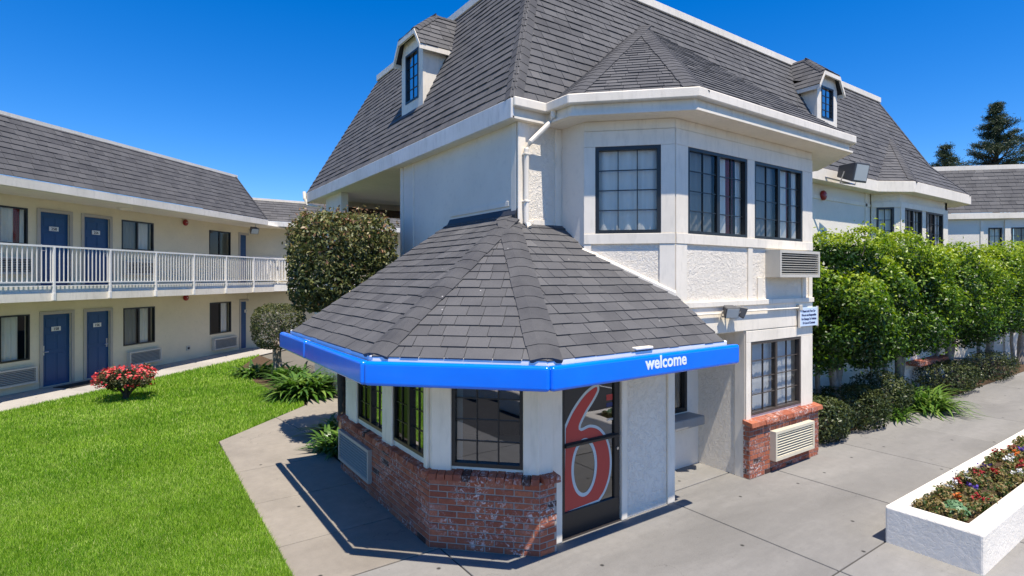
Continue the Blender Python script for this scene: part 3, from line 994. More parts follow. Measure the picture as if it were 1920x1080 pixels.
# dormers
def dormer(fr, c, z0, zt, wid, depth, grid):
    """fr: frame whose n faces out of the roof; c: centre along s"""
    h = wid / 2
    d = MB()
    P = fr.p
    # body
    d.add([P(c - h, 0, z0), P(c + h, 0, z0), P(c + h, 0, zt), P(c - h, 0, zt), P(c - h, -depth, z0 + depth * K), P(c + h, -depth, z0 + depth * K), P(c + h, -depth, zt), P(c - h, -depth, zt)],
          [(0, 3, 7, 4), (1, 5, 6, 2), (3, 2, 6, 7)])
    # front with opening
    o0, o1, q0, q1 = c - .30, c + .30, z0 + .2, zt - .01
    d.box(fr, c - h - .004, o0, -.06, .006, z0, zt); d.box(fr, o1, c + h + .004, -.06, .006, z0, zt)
    d.box(fr, o0, o1, -.06, .006, z0, q0)
    body = d.build('dormer', white_paint, main)
    window(main, fr, o0, o1, q0, q1, 2, 4, drape=None, gmat=lobby_glass, depth=.03)
    # clipped-gable roof: side slopes, front hip, ridge running back into the mansard
    ov, fo = .14, .13
    ze, zk, zr = zt - .08, zt + .29, zt + .85
    hw = h + ov
    lk = hw * (zr - zk) / (zr - ze)
    dep = lambda z: (z - z0) / K + .04
    L0, L1 = P(c - hw, fo, ze), P(c + hw, fo, ze)
    k0, k1 = P(c - lk, fo, zk), P(c + lk, fo, zk)
    rf_, rb_ = P(c, -.50, zr), P(c, -dep(zr), zr)
    bl, br = P(c - hw, -dep(ze), ze), P(c + hw, -dep(ze), ze)
    fa = RoofFace([bl, L0, k0, rf_, rb_]); fb = RoofFace([L1, br, rb_, rf_, k1]); ff = RoofFace([k0, k1, rf_])
    m2 = MB()
    for f in (fa, fb, ff): m2.add(f.pts, [tuple(range(len(f.pts)))])
    dr = m2.build('dormer_roof', flash_dark, main)
    pp = fa.shingles(.15, .18, .34, .014) + fb.shingles(.15, .18, .34, .014) + ff.shingles(.15, .14, .3, .014)
    pp += cap_pieces(k0, rf_, fa, ff, .09, .15) + cap_pieces(k1, rf_, fb, ff, .09, .15) + cap_pieces(rf_, rb_, fa, fb, .09, .15)
    lay(pp, dr, 0)
    bb = MB()
    t = .095
    A = [(c - hw, ze), (c - lk, zk), (c + lk, zk), (c + hw, ze)]
    for (x0, y0), (x1, y1) in zip(A[:-1], A[1:]):
        bb.hexa([P(x0, fo + .012, y0 - t), P(x1, fo + .012, y1 - t), P(x1, fo - .03, y1 - t), P(x0, fo - .03, y0 - t),
                 P(x0, fo + .012, y0 - .003), P(x1, fo + .012, y1 - .003), P(x1, fo - .03, y1 - .003), P(x0, fo - .03, y0 - .003)])
    for sgn in (-1, 1):
        x = c + sgn * (hw - .010)
        e_ = dep(ze - .1)
        bb.hexa([P(x - .012, fo - .031, ze - t), P(x + .012, fo - .031, ze - t), P(x + .012, -e_, ze - t), P(x - .012, -e_, ze - t),
                 P(x - .012, fo - .031, ze - .004), P(x + .012, fo - .031, ze - .004), P(x + .012, -e_, ze - .004), P(x - .012, -e_, ze - .004)])
    bb.add([P(c - h, .003, zt - .004), P(c + h, .003, zt - .004), P(c + lk, .003, zk - .02), P(c - lk, .003, zk - .02)], [(0, 1, 2, 3)])
    bb.build('dormer_trim', white_paint, main)
dormer(Fr((4.66, 0, 0), -EY, -EX), -10.12, 6.30, 7.50, .98, .62, 0)
dormer(Fr((0, 6.62, 0), EX, -EY), 14.06, 6.67, 7.66, .98, .62, 0)

# downspout
ds = MB()
pth = [(4.78, 5.84, ZE - .1), (4.78, 5.85, 5.19), (4.74, 5.89, 5.10), (4.50, 5.99, 4.84), (4.45, 6.015, 4.74), (4.45, 6.015, 4.66), (4.45, 6.015, 4.0), (4.45, 6.015, 3.74), (4.47, 5.96, 3.68)]
ds.tube(pth, .038, 10)
ds.build('downspout', white_paint, main, smooth=False)
for z in (4.66, 4.02):
    MB().box(fF, 4.405, 4.495, .023, .106, z, z + .025).build('pipe_strap', white_paint, main, bevel=.004)

MB().tube([(4.12, 16.15, 5.42), (4.12, 16.1, 5.22), (4.2, 16.05, 5.05), (4.34, 15.2, 4.9), (4.34, 15.2, 2.6)], .045, 8).build('downspout', white_paint, main)
# ------------------------------------------------------------------ lobby
AE = Vector((1.97, 5.21, 2.215)); BE = Vector((3.31, 3.99, 2.215))
ue = 5.08
AE = Vector((1.97, ue * sqrt(2) - 1.97, 2.215)); BE = Vector((ue * sqrt(2) - 3.99, 3.99, 2.215))
APX = Vector((4.24, 6.14, 3.78))
q1_ = (APX.z - 2.215) / (APX.x - 1.97); q3_ = (APX.z - 2.215) / (APX.y - 3.99)
on1 = lambda x, y: (x, y, 2.215 + q1_ * (x - 1.97))
on3 = lambda x, y: (x, y, 2.215 + q3_ * (y - 3.99))
r1 = RoofFace([on1(1.97, 8.38), AE, APX, on1(4.40, 6.2), on1(4.40, 8.06)])
r2 = RoofFace([AE, BE, APX])
r3 = RoofFace([BE, on3(5.93, 3.99), on3(5.97, 4.76), on3(5.16, 6.12), APX])
croof = roof_base('lobby_roof', [r1, r2, r3], main)
pcs = []
for f in (r1, r2, r3): pcs += f.shingles(.165, .15, .31, .013)
pcs += cap_pieces(AE, APX, r1, r2, .16, .20)
pcs += cap_pieces(BE, APX, r2, r3, .16, .20)
lay(pcs, croof, 300)
# flashing where roof meets walls
MB().hexa([(4.32, 6.1, 3.78), (4.372, 6.1, 3.82), (4.372, 8.03, 3.88), (4.32, 8.03, 3.82),
           (4.32, 6.1, 3.86), (4.368, 6.1, 3.95), (4.368, 8.03, 3.95), (4.32, 8.03, 3.86)]).build('flashing', flash_dark, main)
MB().box(Fr((0, 0, 0), EX, EY), 4.48, 5.10, 6.0, 6.076, 3.55, 3.70).build('flashing', flash_dark, main)
MB().box(fL, -8.0, -6.3, 0, .016, 3.99, 4.06).build('flashing_board', soft_stucco, main, bevel=.003)
fb_ = MB()
for a, b, zz in ((-.02, wL + .01, 0),):
    P = fBL.p
    za = 2.215 + .693 * (5.60 - 3.99) ; zb = 2.215 + .693 * (4.75 - 3.99)
    fb_.hexa([P(a, .05, za - .05), P(b, .05, zb - .05), P(b, .0, zb - .05), P(a, .0, za - .05), P(a, .05, za + .055), P(b, .05, zb + .055), P(b, .0, zb + .085), P(a, .0, za + .085)])
fb_.build('flashing_board', white_paint, main, bevel=.004)
MB().box(fF, 4.60, 4.86, .019, .026, 3.70, 3.80).build('flashing_board', white_paint, main, bevel=.003)

# canopy soffit, gutter and blue fascia panels
path = [(1.97, 8.95), (1.97, AE.y), (BE.x, 3.99), (6.16, 3.99)]
MB().prism([(2.06, 8.8), (2.06, AE.y + .04), (BE.x + .04, 4.09), (6.10, 4.09), (6.10, 4.74), (6.0, 4.9), (4.36, 6.2), (4.36, 8.6)], 2.02, 2.05).build('canopy_soffit', soffit_paint, main)
strip([(1.97, 8.5), (1.97, AE.y), (BE.x, 3.99), (6.0, 3.99)], 2.165, 2.232, -.085, .0, 'gutter', rail_paint, main, .012)
MB().box(Fr((0, 3.99, 0), EX, -EY), 4.37, 4.64, -.12, .02, 2.233, 2.262).build('splash_guard', white_paint, main, bevel=.008)
def blue_panel(p0, p1):
    p0, p1 = Vector((*p0, 0)), Vector((*p1, 0))
    e = (p1 - p0).normalized(); L = (p1 - p0).length
    fr = Fr(p0, e)
    n = fr.n
    if n.dot(Vector((-1, -1, 0))) < 0: fr.n = -n
    o = MB().box(fr, .006, L - .006, .0, .095, 1.955, 2.19).build('blue_fascia', blue_plastic, main, bevel=.035, seg=4)
    o.data.polygons.foreach_set('use_smooth', [True] * len(o.data.polygons))
    wn_ = o.modifiers.new('wn', 'WEIGHTED_NORMAL'); wn_.keep_sharp = False
    return fr
# outer line of the panels, offset from the eave
of = .024
k8 = tan(radians(22.5)) * (of + .095)
xo, yo = 1.97 - of, 3.99 - of
uo = ue - of
Ao = (xo, uo * sqrt(2) - xo); Bo = (uo * sqrt(2) - yo, yo)
ka = .0
blue_panel((xo, 8.66), (xo, 7.27)); blue_panel((xo, 7.26), (xo, Ao[1] - .03))
blue_panel((Ao[0] - .03 * S2, Ao[1] + .03 * S2), (Bo[0] + .03 * S2, Bo[1] - .03 * S2))
fw_ = blue_panel((Bo[0] - .03, yo), (6.09, yo))
# fill wedge of the mitre corners
for (cx_, cy_) in (Ao, Bo):
    pass
fW = Fr((0, yo, 0), EX, -EY)
text('welcome', fW, 4.40, 2.045, .185, .0955, letter_white, main, bold=.0045, width=.98)
for px_ in (4.95,):
    pass

# lobby walls
fl1 = Fr((2.80, 0, 0), -EY, -EX)
PA = (2.80, 5.94 * sqrt(2) - 2.80); PB = (5.94 * sqrt(2) - 4.71, 4.71)
fl2 = Fr((PA[0], PA[1], 0), Vector((1, -1, 0)), Vector((-1, -1, 0)))
LF = (Vector(PB) - Vector(PA)).length
fl3 = Fr((0, 4.80, 0), EX, -EY)
wall(main, fl1, -8.52, -PA[1], .0, 2.02, white_paint, [(-7.93, -6.95, .93, 1.93), (-6.62, -5.72, .93, 1.93)], th=.12, name='lobby_wall')
v0 = PA[1]
wall(main, fl2, 0, LF, .0, 2.02, white_paint, [(.25, LF - .20, .90, 1.93)], th=.12, name='lobby_wall')
MB().box(fl3, PB[0] - .06, 3.855, -.12, .088, 0, 2.018).build('post', white_paint, main, bevel=.006)
wall(main, fl3, 3.86, 6.0, 0, 2.02, white_stucco, [(4.04, 5.0, .0, 1.96)], th=.12, name='lobby_wall')
wall(main, Fr((6.0, 0, 0), EY, EX), 4.80, 5.57, 0, 2.19, white_stucco, th=.12, name='lobby_wall')
wall(main, Fr((0, 8.52, 0), EX, EY), 2.92, 4.37, 0, 2.02, white_paint, th=.12, name='lobby_wall')
MB().prism([(2.95, 5.7), (3.75, 4.9), (5.9, 4.9), (5.9, 8.4), (2.95, 8.4)], .002, .012).build('lobby_floor', painted('lobby_tile', (.22, .19, .16), .4), main)
MB().box(Fr((0, 0, 0), EX, EY), 4.37, 4.45, 5.9, 8.5, 0, 2.3).build('inner_wall', dark_inside, main)
# posts
for fr, a, b in ((fl1, -8.30, -7.94), (fl1, -6.95, -6.62), (fl1, -5.71, -v0 - .02), (fl2, .02, .25), (fl2, LF - .20, LF - .02)):
    MB().box(fr, a, b, 0, .035, .8, 2.018).build('post', white_paint, main, bevel=.008)
MB().box(fl3, 3.862, 4.04, 0, .03, 0, 2.018).build('post', white_paint, main, bevel=.008)
MB().box(fl3, 5.0, 5.10, 0, .025, 0, 2.018).build('post', white_paint, main, bevel=.008)
MB().box(fl3, 5.86, 6.0, 0, .03, 0, 2.018).build('post', white_paint, main, bevel=.008)
window(main, fl1, -7.93, -6.95, .93, 1.93, 2, 4, split=.5, gmat=lobby_glass, screen=True, fw=.04)
window(main, fl1, -6.62, -5.72, .93, 1.93, 2, 4, split=.5, gmat=lobby_glass, screen=True, fw=.04)
window(main, fl2, .25, LF - .20, .90, 1.93, 3, 4, gmat=lobby_glass, fw=.04, blinds=[(.03, .24)], mw=.014)
MB().box(fl2, -.02, LF, -.9, -.86, .012, 1.0).build('reception_counter', dark_inside, main)

# glass door with the big red numeral
door = MB()
D0, D1 = 4.055, 4.985
fd = fl3
for a in ((D0, D1, .02, .30), (D0, D1, 1.04, 1.085), (D0, D1, 1.90, 1.955)): door.box(fd, a[0], a[1], -.05, -.005, a[2], a[3])
for a, b in ((D0, D0 + .05), (D1 - .085, D1)): 
    for z0, z1 in ((.30, 1.04), (1.085, 1.90)): door.box(fd, a, b, -.05, -.005, z0, z1)
door_o = door.build('glass_door', black_metal, main, bevel=.003)
for z0, z1 in ((.30, 1.04), (1.085, 1.90)):
    MB().add([fd.p(D0 + .05, -.03, z0), fd.p(D1 - .085, -.03, z0), fd.p(D1 - .085, -.03, z1), fd.p(D0 + .05, -.03, z1)], [(0, 1, 2, 3)]).build('pane', door_glass, door_o)
MB().box(fd, D0 + .05, D1 - .02, -.002, .02, 1.045, 1.075).build('push_bar', black_metal, door_o, bevel=.004)
lk = MB(); lk.tube([fd.p(D1 - .04, -.005, .90), fd.p(D1 - .04, .008, .90)], .018, 12); lk.build('lock', steel, door_o)
MB().box(fd, 4.04, 5.0, -.1, .01, .0, .018).build('threshold', bronze_metal, door_o)
for i, (z, c_) in enumerate(((1.50, decal_red), (1.42, ink_blue))):
    MB().box(fd, D1 - .20, D1 - .10, -.0295, -.027, z, z + (.07 if i == 0 else .05)).build('door_sticker', c_, door_o)
text('OPEN', Fr(fd.p(0, 0, 0), EX, -EY), D1 - .195, 1.25, .04, -.027, plate_white, door_o, 'door_lettering')

def spline(pts, n=10, closed=False):
    out = []
    N = len(pts)
    rng = range(N) if closed else range(N - 1)
    for i in rng:
        g = lambda k: pts[k % N] if closed else pts[min(max(k, 0), N - 1)]
        p0, p1, p2, p3 = g(i - 1), g(i), g(i + 1), g(i + 2)
        for j in range(n):
            t = j / n
            out.append(tuple(.5 * ((2 * p1[k]) + (-p0[k] + p2[k]) * t + (2 * p0[k] - 5 * p1[k] + 4 * p2[k] - p3[k]) * t * t + (-p0[k] + 3 * p1[k] - 3 * p2[k] + p3[k]) * t ** 3) for k in (0, 1)))
    if not closed: out.append(pts[-1])
    return out


def filled(outer, holes, fr, d, mat, name, parent):
    cu = bpy.data.curves.new(name, 'CURVE'); cu.dimensions = '2D'; cu.fill_mode = 'BOTH'; cu.extrude = .0006
    for ring in [outer] + holes:
        sp = cu.splines.new('POLY'); sp.points.add(len(ring) - 1); sp.use_cyclic_u = True
        for p, q in zip(sp.points, ring): p.co = (q[0], q[1], 0, 1)
    to = bpy.data.objects.new(name, cu)
    me = bpy.data.meshes.new_from_object(to)
    bpy.data.objects.remove(to)
    for v in me.vertices: v.co = fr.p(v.co.x, d + v.co.z, v.co.y)
    me.materials.clear(); me.materials.append(mat); me.name = name
    return link(bpy.data.objects.new(name, me), parent)


# the numeral 6 laid out in door coordinates (x along the door, z up); the glass edge cuts it at the left
gx0, gx1 = D0 + .052, D1 - .087
outer = [(gx0, 1.28), (gx0 + .12, 1.46), (gx0 + .30, 1.63), (gx0 + .47, 1.715), (gx0 + .545, 1.70), (gx0 + .55, 1.63), (gx0 + .47, 1.52), (gx0 + .34, 1.38), (gx0 + .255, 1.235),
         (gx0 + .40, 1.25), (gx0 + .55, 1.20), (gx0 + .67, 1.08), (gx0 + .74, .92), (gx0 + .765, .74), (gx0 + .74, .56), (gx0 + .66, .40), (gx0 + .56, .303)]
outer = spline(outer, 6)
outer = [(min(max(x, gx0), gx1), z) for x, z in outer] + [(gx0, .303)]
edge = []
N = len(outer)
inner_red = []
for i, (x, z) in enumerate(outer):           # shrink by the pale outline, not along the glass edge
    a = outer[max(i - 1, 0)]; b = outer[min(i + 1, N - 2)]
    dx, dz = b[0] - a[0], b[1] - a[1]; l_ = math.hypot(dx, dz) or 1
    q = (x + dz / l_ * .034, z - dx / l_ * .034)
    inner_red.append((min(max(q[0], gx0), gx1), max(q[1], .303)))
inner_red[-1] = (gx0, .303)
el = lambda cx_, cz, rx, rz, n=40: [(cx_ + rx * cos(2 * pi * k / n), cz + rz * sin(2 * pi * k / n)) for k in range(n)]
cx6, cz6 = gx0 + .315, .76
filled(outer, [el(cx6, cz6, .165, .30)], fd, -.0275, decal_edge, 'numeral_outline', door_o)
filled(inner_red, [el(cx6, cz6, .205, .345)], fd, -.0255, decal_red, 'numeral', door_o)
MB().box(fd, D0 + .051, gx1, -.028, -.021, 1.035, 1.09).build('mid_rail', black_metal, door_o)

# ------------------------------------------------------------------ brickwork
BR = []          # (corners8, tint)
def brick_run(fr, s0, s1, z0, n_c, ch, skip=None, bl=.213, dep=.1, face=0.0):
    for j in range(n_c):
        z = z0 + j * ch
        a = s0 - (bl / 2 if j % 2 else 0) - R.uniform(0, .01)
        while a < s1:
            x0, x1 = max(a + .008, s0 + .006), min(a + bl - .008, s1 - .006)
            a += bl
            if x1 - x0 < .02: continue
            if skip and any(k[0] <= x0 and x1 <= k[1] and k[2] <= z and z + ch <= k[3] for k in skip): continue
            o = face + R.uniform(-.001, .005); t1 = R.uniform(-.002, .002)
            P = fr.p
            za, zb = z + .007, z + ch - .007
            vs = [P(x0, o, za), P(x1, o + t1, za), P(x1, face - .06, za), P(x0, face - .06, za), P(x0, o + t1, zb), P(x1, o, zb), P(x1, face - .06, zb), P(x0, face - .06, zb)]
            t = R.random()
            BR.append((vs, 0.04 if t < .05 else R.uniform(.12, 1), fr))


def cap_run(fr, s0, s1, z0, dp, over, bw=.092, th=.062, slope=.03):
    n_ = max(1, int(round((s1 - s0) / bw)))
    bw = (s1 - s0) / n_
    for i in range(n_):
        a, b = s0 + i * bw + .005, s0 + (i + 1) * bw - .005
        o = over + R.uniform(-.005, .005); dz = R.uniform(-.004, .004)
        P = fr.p
        vs = [P(a, o, z0 + dz), P(b, o, z0 + dz), P(b, -dp, z0 + slope + dz), P(a, -dp, z0 + slope + dz),
              P(a, o - .012, z0 + th + dz), P(b, o - .012, z0 + th + dz), P(b, -dp, z0 + th + slope + dz), P(a, -dp, z0 + th + slope + dz)]
        t = R.random()
        BR.append((vs, .04 if t < .16 else R.uniform(.12, .9), fr))


P1, P2 = (2.75, 5.53), (3.625, 4.655)
g1 = Fr((2.75, 0, 0), -EY, -EX)
g2 = Fr((P1[0], P1[1], 0), Vector((1, -1, 0)), Vector((-1, -1, 0)))
LG = (Vector(P2) - Vector(P1)).length
g3 = Fr((0, P2[1], 0), EX, -EY)
CH = .0705
ac1 = (-8.56, -7.27, .18, .64)
brick_run(g1, -8.6, -P1[1], 0, 11, CH, [ac1])
brick_run(g2, 0, LG, 0, 11, CH)
brick_run(g3, P2[0], 3.86, 0, 11, CH)
cap_run(g1, -8.63, -P1[1] - .02, .776, .10, .055)
cap_run(g2, .0, LG, .776, .10, .055)
cap_run(g3, P2[0] + .02, 3.88, .776, .12, .055)
g4 = Fr((0, 4.66, 0), EX, -EY)
g5 = Fr((7.565, 0, 0), -EY, -EX)
ac2 = (8.10, 9.27, .19, .64)
brick_run(g4, 7.565, 9.60, 0, 11, CH, [ac2], bl=.2)
brick_run(g5, -4.77, -4.66, 0, 11, CH, bl=.11)
cap_run(g4, 7.53, 9.65, .776, .10, .06, bw=.2)
bw1 = MB().prism([(2.755, 8.6), (2.755, 5.532), (3.627, 4.660), (3.86, 4.660), (3.86, 4.708), (3.66, 4.708), (2.798, 5.57), (2.798, 8.6)], 0, .79).build('brick_wall', mortar, main)
bw2 = MB().prism([(7.57, 4.665), (9.595, 4.665), (9.595, 4.748), (7.57, 4.748)], 0, .79).build('brick_wall', mortar, main)
BF = [(3, 2, 1, 0), (4, 5, 6, 7), (0, 1, 5, 4), (1, 2, 6, 5), (2, 3, 7, 6), (3, 0, 4, 7)]
BR2 = [(vs, BF, t, [vs[0], vs[1], vs[5], vs[4]], fr) for vs, t, fr in BR]
BR2.sort(key=lambda p: -pxarea(p[3]))
for part, ok in ((bw1, (g1, g2, g3)), (bw2, (g4, g5))):
    lay([p[:4] for p in BR2[:300] if p[4] in ok], part, 300, 'brick', 'bricks', brick_mat)
rest = MB()
for p in BR2[300:]: rest.add(p[0], p[1], p[2])
tag(rest.build('bricks', brick_mat, bw1), kind='stuff')
ac_unit(main, g1, *ac1, .055, 9, painted('ac_grey', (.42, .39, .34), .55, .1))
ac_unit(main, g4, ac2[0], ac2[1], ac2[2], ac2[3], .1, 9, painted('ac_cream', (.66, .60, .46), .5, .08))

# ------------------------------------------------------------------ LEFT WING
lw = thing('motel_wing', uvp(14, 15.12), 'two-storey cream wing with blue doors, white balcony railing and grey shingle roof', 'building')
VW = 15.12
fw = Fr(uvp(0, VW), EU, -EV)             # s = u, d towards the lawn
def door_hole(a, b, z): return (a, b, z, z + 2.0)
UP = 2.78
holes_u = [(10.75, 12.09, UP + 1.08, UP + 2.04), (12.41, 13.23, UP, UP + 2.0), (13.67, 14.51, UP, UP + 2.0), (14.94, 16.17, UP + 1.1, UP + 2.04), (18.79, 20.0, UP + 1.08, UP + 2.04), (20.58, 21.46, UP, UP + 2.0), (8.6, 9.9, UP + 1.08, UP + 2.04)]
holes_l = [(10.75, 12.14, .82, 2.02), (12.48, 13.28, 0.012, 1.98), (13.74, 14.52, .012, 1.98), (15.0, 16.22, .82, 2.02), (18.82, 20.03, .79, 2.02), (20.62, 21.49, .012, 1.98), (8.6, 9.9, .82, 2.02)]
wall(lw, fw, 5, 21.78, UP, 5.14, cream_stucco, holes_u)
wall(lw, fw, 5, 21.78, 0, 2.45, cream_stucco, holes_l)
wall(lw, Fr(uvp(21.78, 0), EV, EU), VW, 22, 0, 5.14, cream_stucco)
MB().box(fw, 5, 21.7, -6, -.17, 2.45, 2.5).build('floor_deck', dark_inside, lw)
MB().box(fw, 5, 21.7, -1.7, -1.6, 0, 5.1).build('inner_wall', dark_inside, lw)
# balcony slab
fB2 = Fr(uvp(0, 13.85), EU, -EV)
MB().box(fB2, 5, 22.2, -1.27, 0, 2.42, UP - .002).build('balcony_slab', fascia_paint, lw, bevel=.006)
MB().box(fB2, 5, 22.2, .002, .03, 2.40, 2.62).build('balcony_fascia', white_paint, lw, bevel=.004)
# ceilings
MB().box(fB2, 5, 22.2, -1.27, .1, 5.12, 5.145).build('soffit', soffit_paint, lw)
# doors
def hotel_door(a, b, z, h, num, knob_left):
    tr_ = MB()
    e = .09
    tr_.box(fw, a - e, a, -.02, .03, z, z + h + e); tr_.box(fw, b, b + e, -.02, .03, z, z + h + e); tr_.box(fw, a, b, -.02, .03, z + h, z + h + e)
    dm = MB(); dm.box(fw, a, b, -.09, -.05, z, z + h)
    d_ = dm.build('door', door_blue, lw)
    tr_.build('door_frame', door_trim, d_, bevel=.004)
    cx_ = (a + b) / 2
    pw = (b - a) * .30
    for sx in (-1, 1):
        for z0, z1 in ((.12, .88), (1.0, 1.42), (1.62, 1.86)):
            x0 = cx_ + (sx * .04 if sx > 0 else -.04 - pw)
            pn = MB(); pn.box(fw, x0, x0 + pw, -.05, -.04, z + z0, z + z1)
            pn.build('panel', door_blue, d_, bevel=.012)
    kx = a + .06 if knob_left else b - .06
    kn = MB(); kn.tube([fw.p(kx, -.05, z + .95), fw.p(kx, .0, z + .95)], .012, 8); kn.tube([fw.p(kx, 0, z + .95), fw.p(kx + (.1 if knob_left else -.1), 0.005, z + .95)], .012, 8)
    kn.box(fw, kx - .022, kx + .022, -.05, -.042, z + .86, z + 1.12)
    kn.build('handle', steel, d_)
    if num:
        pl_ = MB(); pl_.box(fw, cx_ - .13, cx_ + .13, -.0385, -.03, z + 1.50, z + 1.62)
        po = pl_.build('number_plate', plate_white, d_)
        text(num, fw, cx_, z + 1.522, .105, -.029, ink_black, d_, 'room_number', .002, 'CENTER')
    return d_
hotel_door(12.41, 13.23, UP, 2.0, '258', True); hotel_door(13.67, 14.51, UP, 2.0, '256', False); hotel_door(20.58, 21.46, UP, 2.0, None, False)
hotel_door(12.48, 13.28, .012, 1.968, '158', True); hotel_door(13.74, 14.52, .012, 1.968, '156', False); hotel_door(20.62, 21.49, .012, 1.968, '154', False)
for (a, b, z0, z1), dr, rd in ((holes_u[0], [(.5, .8), (.92, 1)], [(.8, .92)]), (holes_u[3], [(0, .48), (.5, .9)], None), (holes_u[4], None, None), (holes_u[6], [(0, 1)], None),
                               (holes_l[0], [(0, .3), (.48, .84)], None), (holes_l[3], [(.0, .45), (.52, .86)], None), (holes_l[4], [(.6, .9)], None), (holes_l[6], [(0, 1)], None)):
    window(lw, fw, a, b, z0, z1, 1, 1, split=.48, drape=dr, red=rd, screen=True, fw=.04)
for a, b, z in ((10.85, 12.25, .2), (15.12, 16.37, .17), (18.93, 20.25, .17), (10.8, 12.15, UP + .3), (14.95, 16.2, UP + .3)):
    ac_unit(lw, fw, a, b, z, z + .44, .13, 8)
MB().box(fw, 17.62, 17.8, 0, .03, .34, .5).build('wall_vent', ac_beige, lw, bevel=.004)
MB().box(fw, 17.66, 17.76, .031, .036, .38, .46).build('wall_vent', dark_slot, lw)
# railing
rail = MB()
RA, RB = 5.0, 22.1
rail.box(fB2, RA, RB, .035, .085, 3.755, 3.80); rail.box(fB2, RA, RB, .045, .075, 2.86, 2.895); rail.box(fB2, RA, RB, .05, .07, 2.775, 2.795)
ro = rail.build('railing', rail_paint, lw)
pme = MB().box(Fr((0, 0, 0), EU, -EV), -.025, .025, .04, .09, 2.6, 3.755)
bme = MB().box(Fr((0, 0, 0), EU, -EV), -.009, .009, .05, .07, 2.895, 3.755)
def mk(mb, name):
    me = bpy.data.meshes.new(name); me.from_pydata(mb.v, [], mb.f)
    a = me.attributes.new('tint', 'FLOAT', 'FACE'); a.data.foreach_set('value', np.full(len(mb.f), .5, np.float32))
    me.materials.append(rail_paint); return me
pm_, bm_ = mk(pme, 'post'), mk(bme, 'baluster')
posts = [11.66 + 1.585 * k for k in range(-3, 7)]
for u in posts:
    o = bpy.data.objects.new('post', pm_); o.location = uvp(u, 13.85); link(o, ro)
    MB().hexa([fB2.p(u - .03, .095, 2.42), fB2.p(u + .03, .095, 2.42), fB2.p(u + .03, .03, 2.42), fB2.p(u - .03, .03, 2.42),
               fB2.p(u - .03, .10, 2.6), fB2.p(u + .03, .10, 2.6), fB2.p(u + .03, .03, 2.6), fB2.p(u - .03, .03, 2.6)]).build('bracket', rail_paint, ro)
u = 8.3
while u < 22.0:
    if min(abs(u - p) for p in posts) > .06:
        o = bpy.data.objects.new('baluster', bm_); o.location = uvp(u, 13.85); link(o, ro)
    u += 1.585 / 14
# roof
VE, VR, ZR = 13.7, 14.64, 7.0
ZW = 5.36
l1 = RoofFace([uvp(4, VE, ZW), uvp(20.35, VE, ZW), uvp(19.7, VR, ZR), uvp(4, VR, ZR)])
l2_ = RoofFace([uvp(20.35, VE, ZW), uvp(21.3, 17, ZW), uvp(19.7, 17, ZR), uvp(19.7, VR, ZR)])
lroof = roof_base('roof', [l1, l2_], lw)
lay(l1.shingles(.165, .18, .36, .015) + cap_pieces(uvp(20.35, VE, ZW), uvp(19.7, VR, ZR), l1, l2_, .1), lroof, 0)
MB().box(Fr(uvp(0, VE), EU, -EV), 4, 20.35, -.03, .0, 5.13, ZW - .01).build('fascia', fascia_paint, lw)
MB().box(Fr(uvp(0, VE), EU, -EV), 4, 20.36, .002, .02, 5.125, ZW - .03).build('fascia', white_paint, lw)
MB().box(Fr(uvp(0, VR), EU, -EV), 4, 19.75, -.25, .03, ZR - .06, ZR + .07).build('roof_edge', white_paint, lw)
MB().box(Fr(uvp(0, VR), EU, -EV), 4, 19.7, -6, -.25, ZR - .1, ZR).build('roof_deck', strip_conc, lw)

# CONNECTING WING behind
cw = thing('motel_wing', (6, 26, 0), 'low cream connecting wing with grey shingle roof behind the tall clipped tree', 'building')
fc = Fr((0, 25.6, 0), EX, -EY)
YE = 24.75
k1 = RoofFace([(4.6, YE, 5.36), (12.0, YE, 5.36), (12.0, YE + 1.0, 6.35), (4.2, YE + 1.0, 6.35)])
kr = roof_base('roof', [k1], cw)
lay(k1.shingles(.165, .2, .4, .015), kr, 0)
k2 = RoofFace([(5.9, YE - .6, 5.36), (8.5, YE - .6, 5.36), (8.8, YE + .8, 7.2), (7.2, YE + .8, 7.2)])
roof_base('roof', [k2], cw); lay(k2.shingles(.165, .2, .4, .015), kr, 0)
MB().box(Fr((0, YE, 0), EX, -EY), 4.65, 12, -.02, .06, 5.15, 5.35).build('gutter', fascia_paint, cw, bevel=.006)
MB().box(Fr((0, YE + 1.0, 0), EX, -EY), 4.2, 12, -.1, .05, 6.3, 6.42).build('roof_edge', white_paint, cw)
wall(cw, fc, 3.2, 12, 0, 5.3, cream_stucco, [(5.9, 6.6, 2.75, 4.75)])
MB().box(fc, 5.9, 6.6, -.12, -.08, 2.75, 4.75).build('door', door_blue, cw)
MB().box(fc, 3.0, 12, 0, 1.0, 2.42, 2.74).build('balcony_slab', fascia_paint, cw)
f24 = Fr((0, 24.55, 0), EX, -EY)
cr = MB(); cr.box(f24, 4.3, 9, -.02, .03, 3.755, 3.80); cr.box(f24, 4.3, 9, -.015, .015, 2.86, 2.895)
cro = cr.build('railing', rail_paint, cw)
for k in range(40): MB().box(f24, 4.32 + k * .115, 4.344 + k * .115, -.012, .012, 2.895, 3.755).build('baluster', rail_paint, cro)
MB().box(fc, 4.4, 5.6, .0, .03, 2.9, 3.9).build('wall_panel', white_paint, cw)

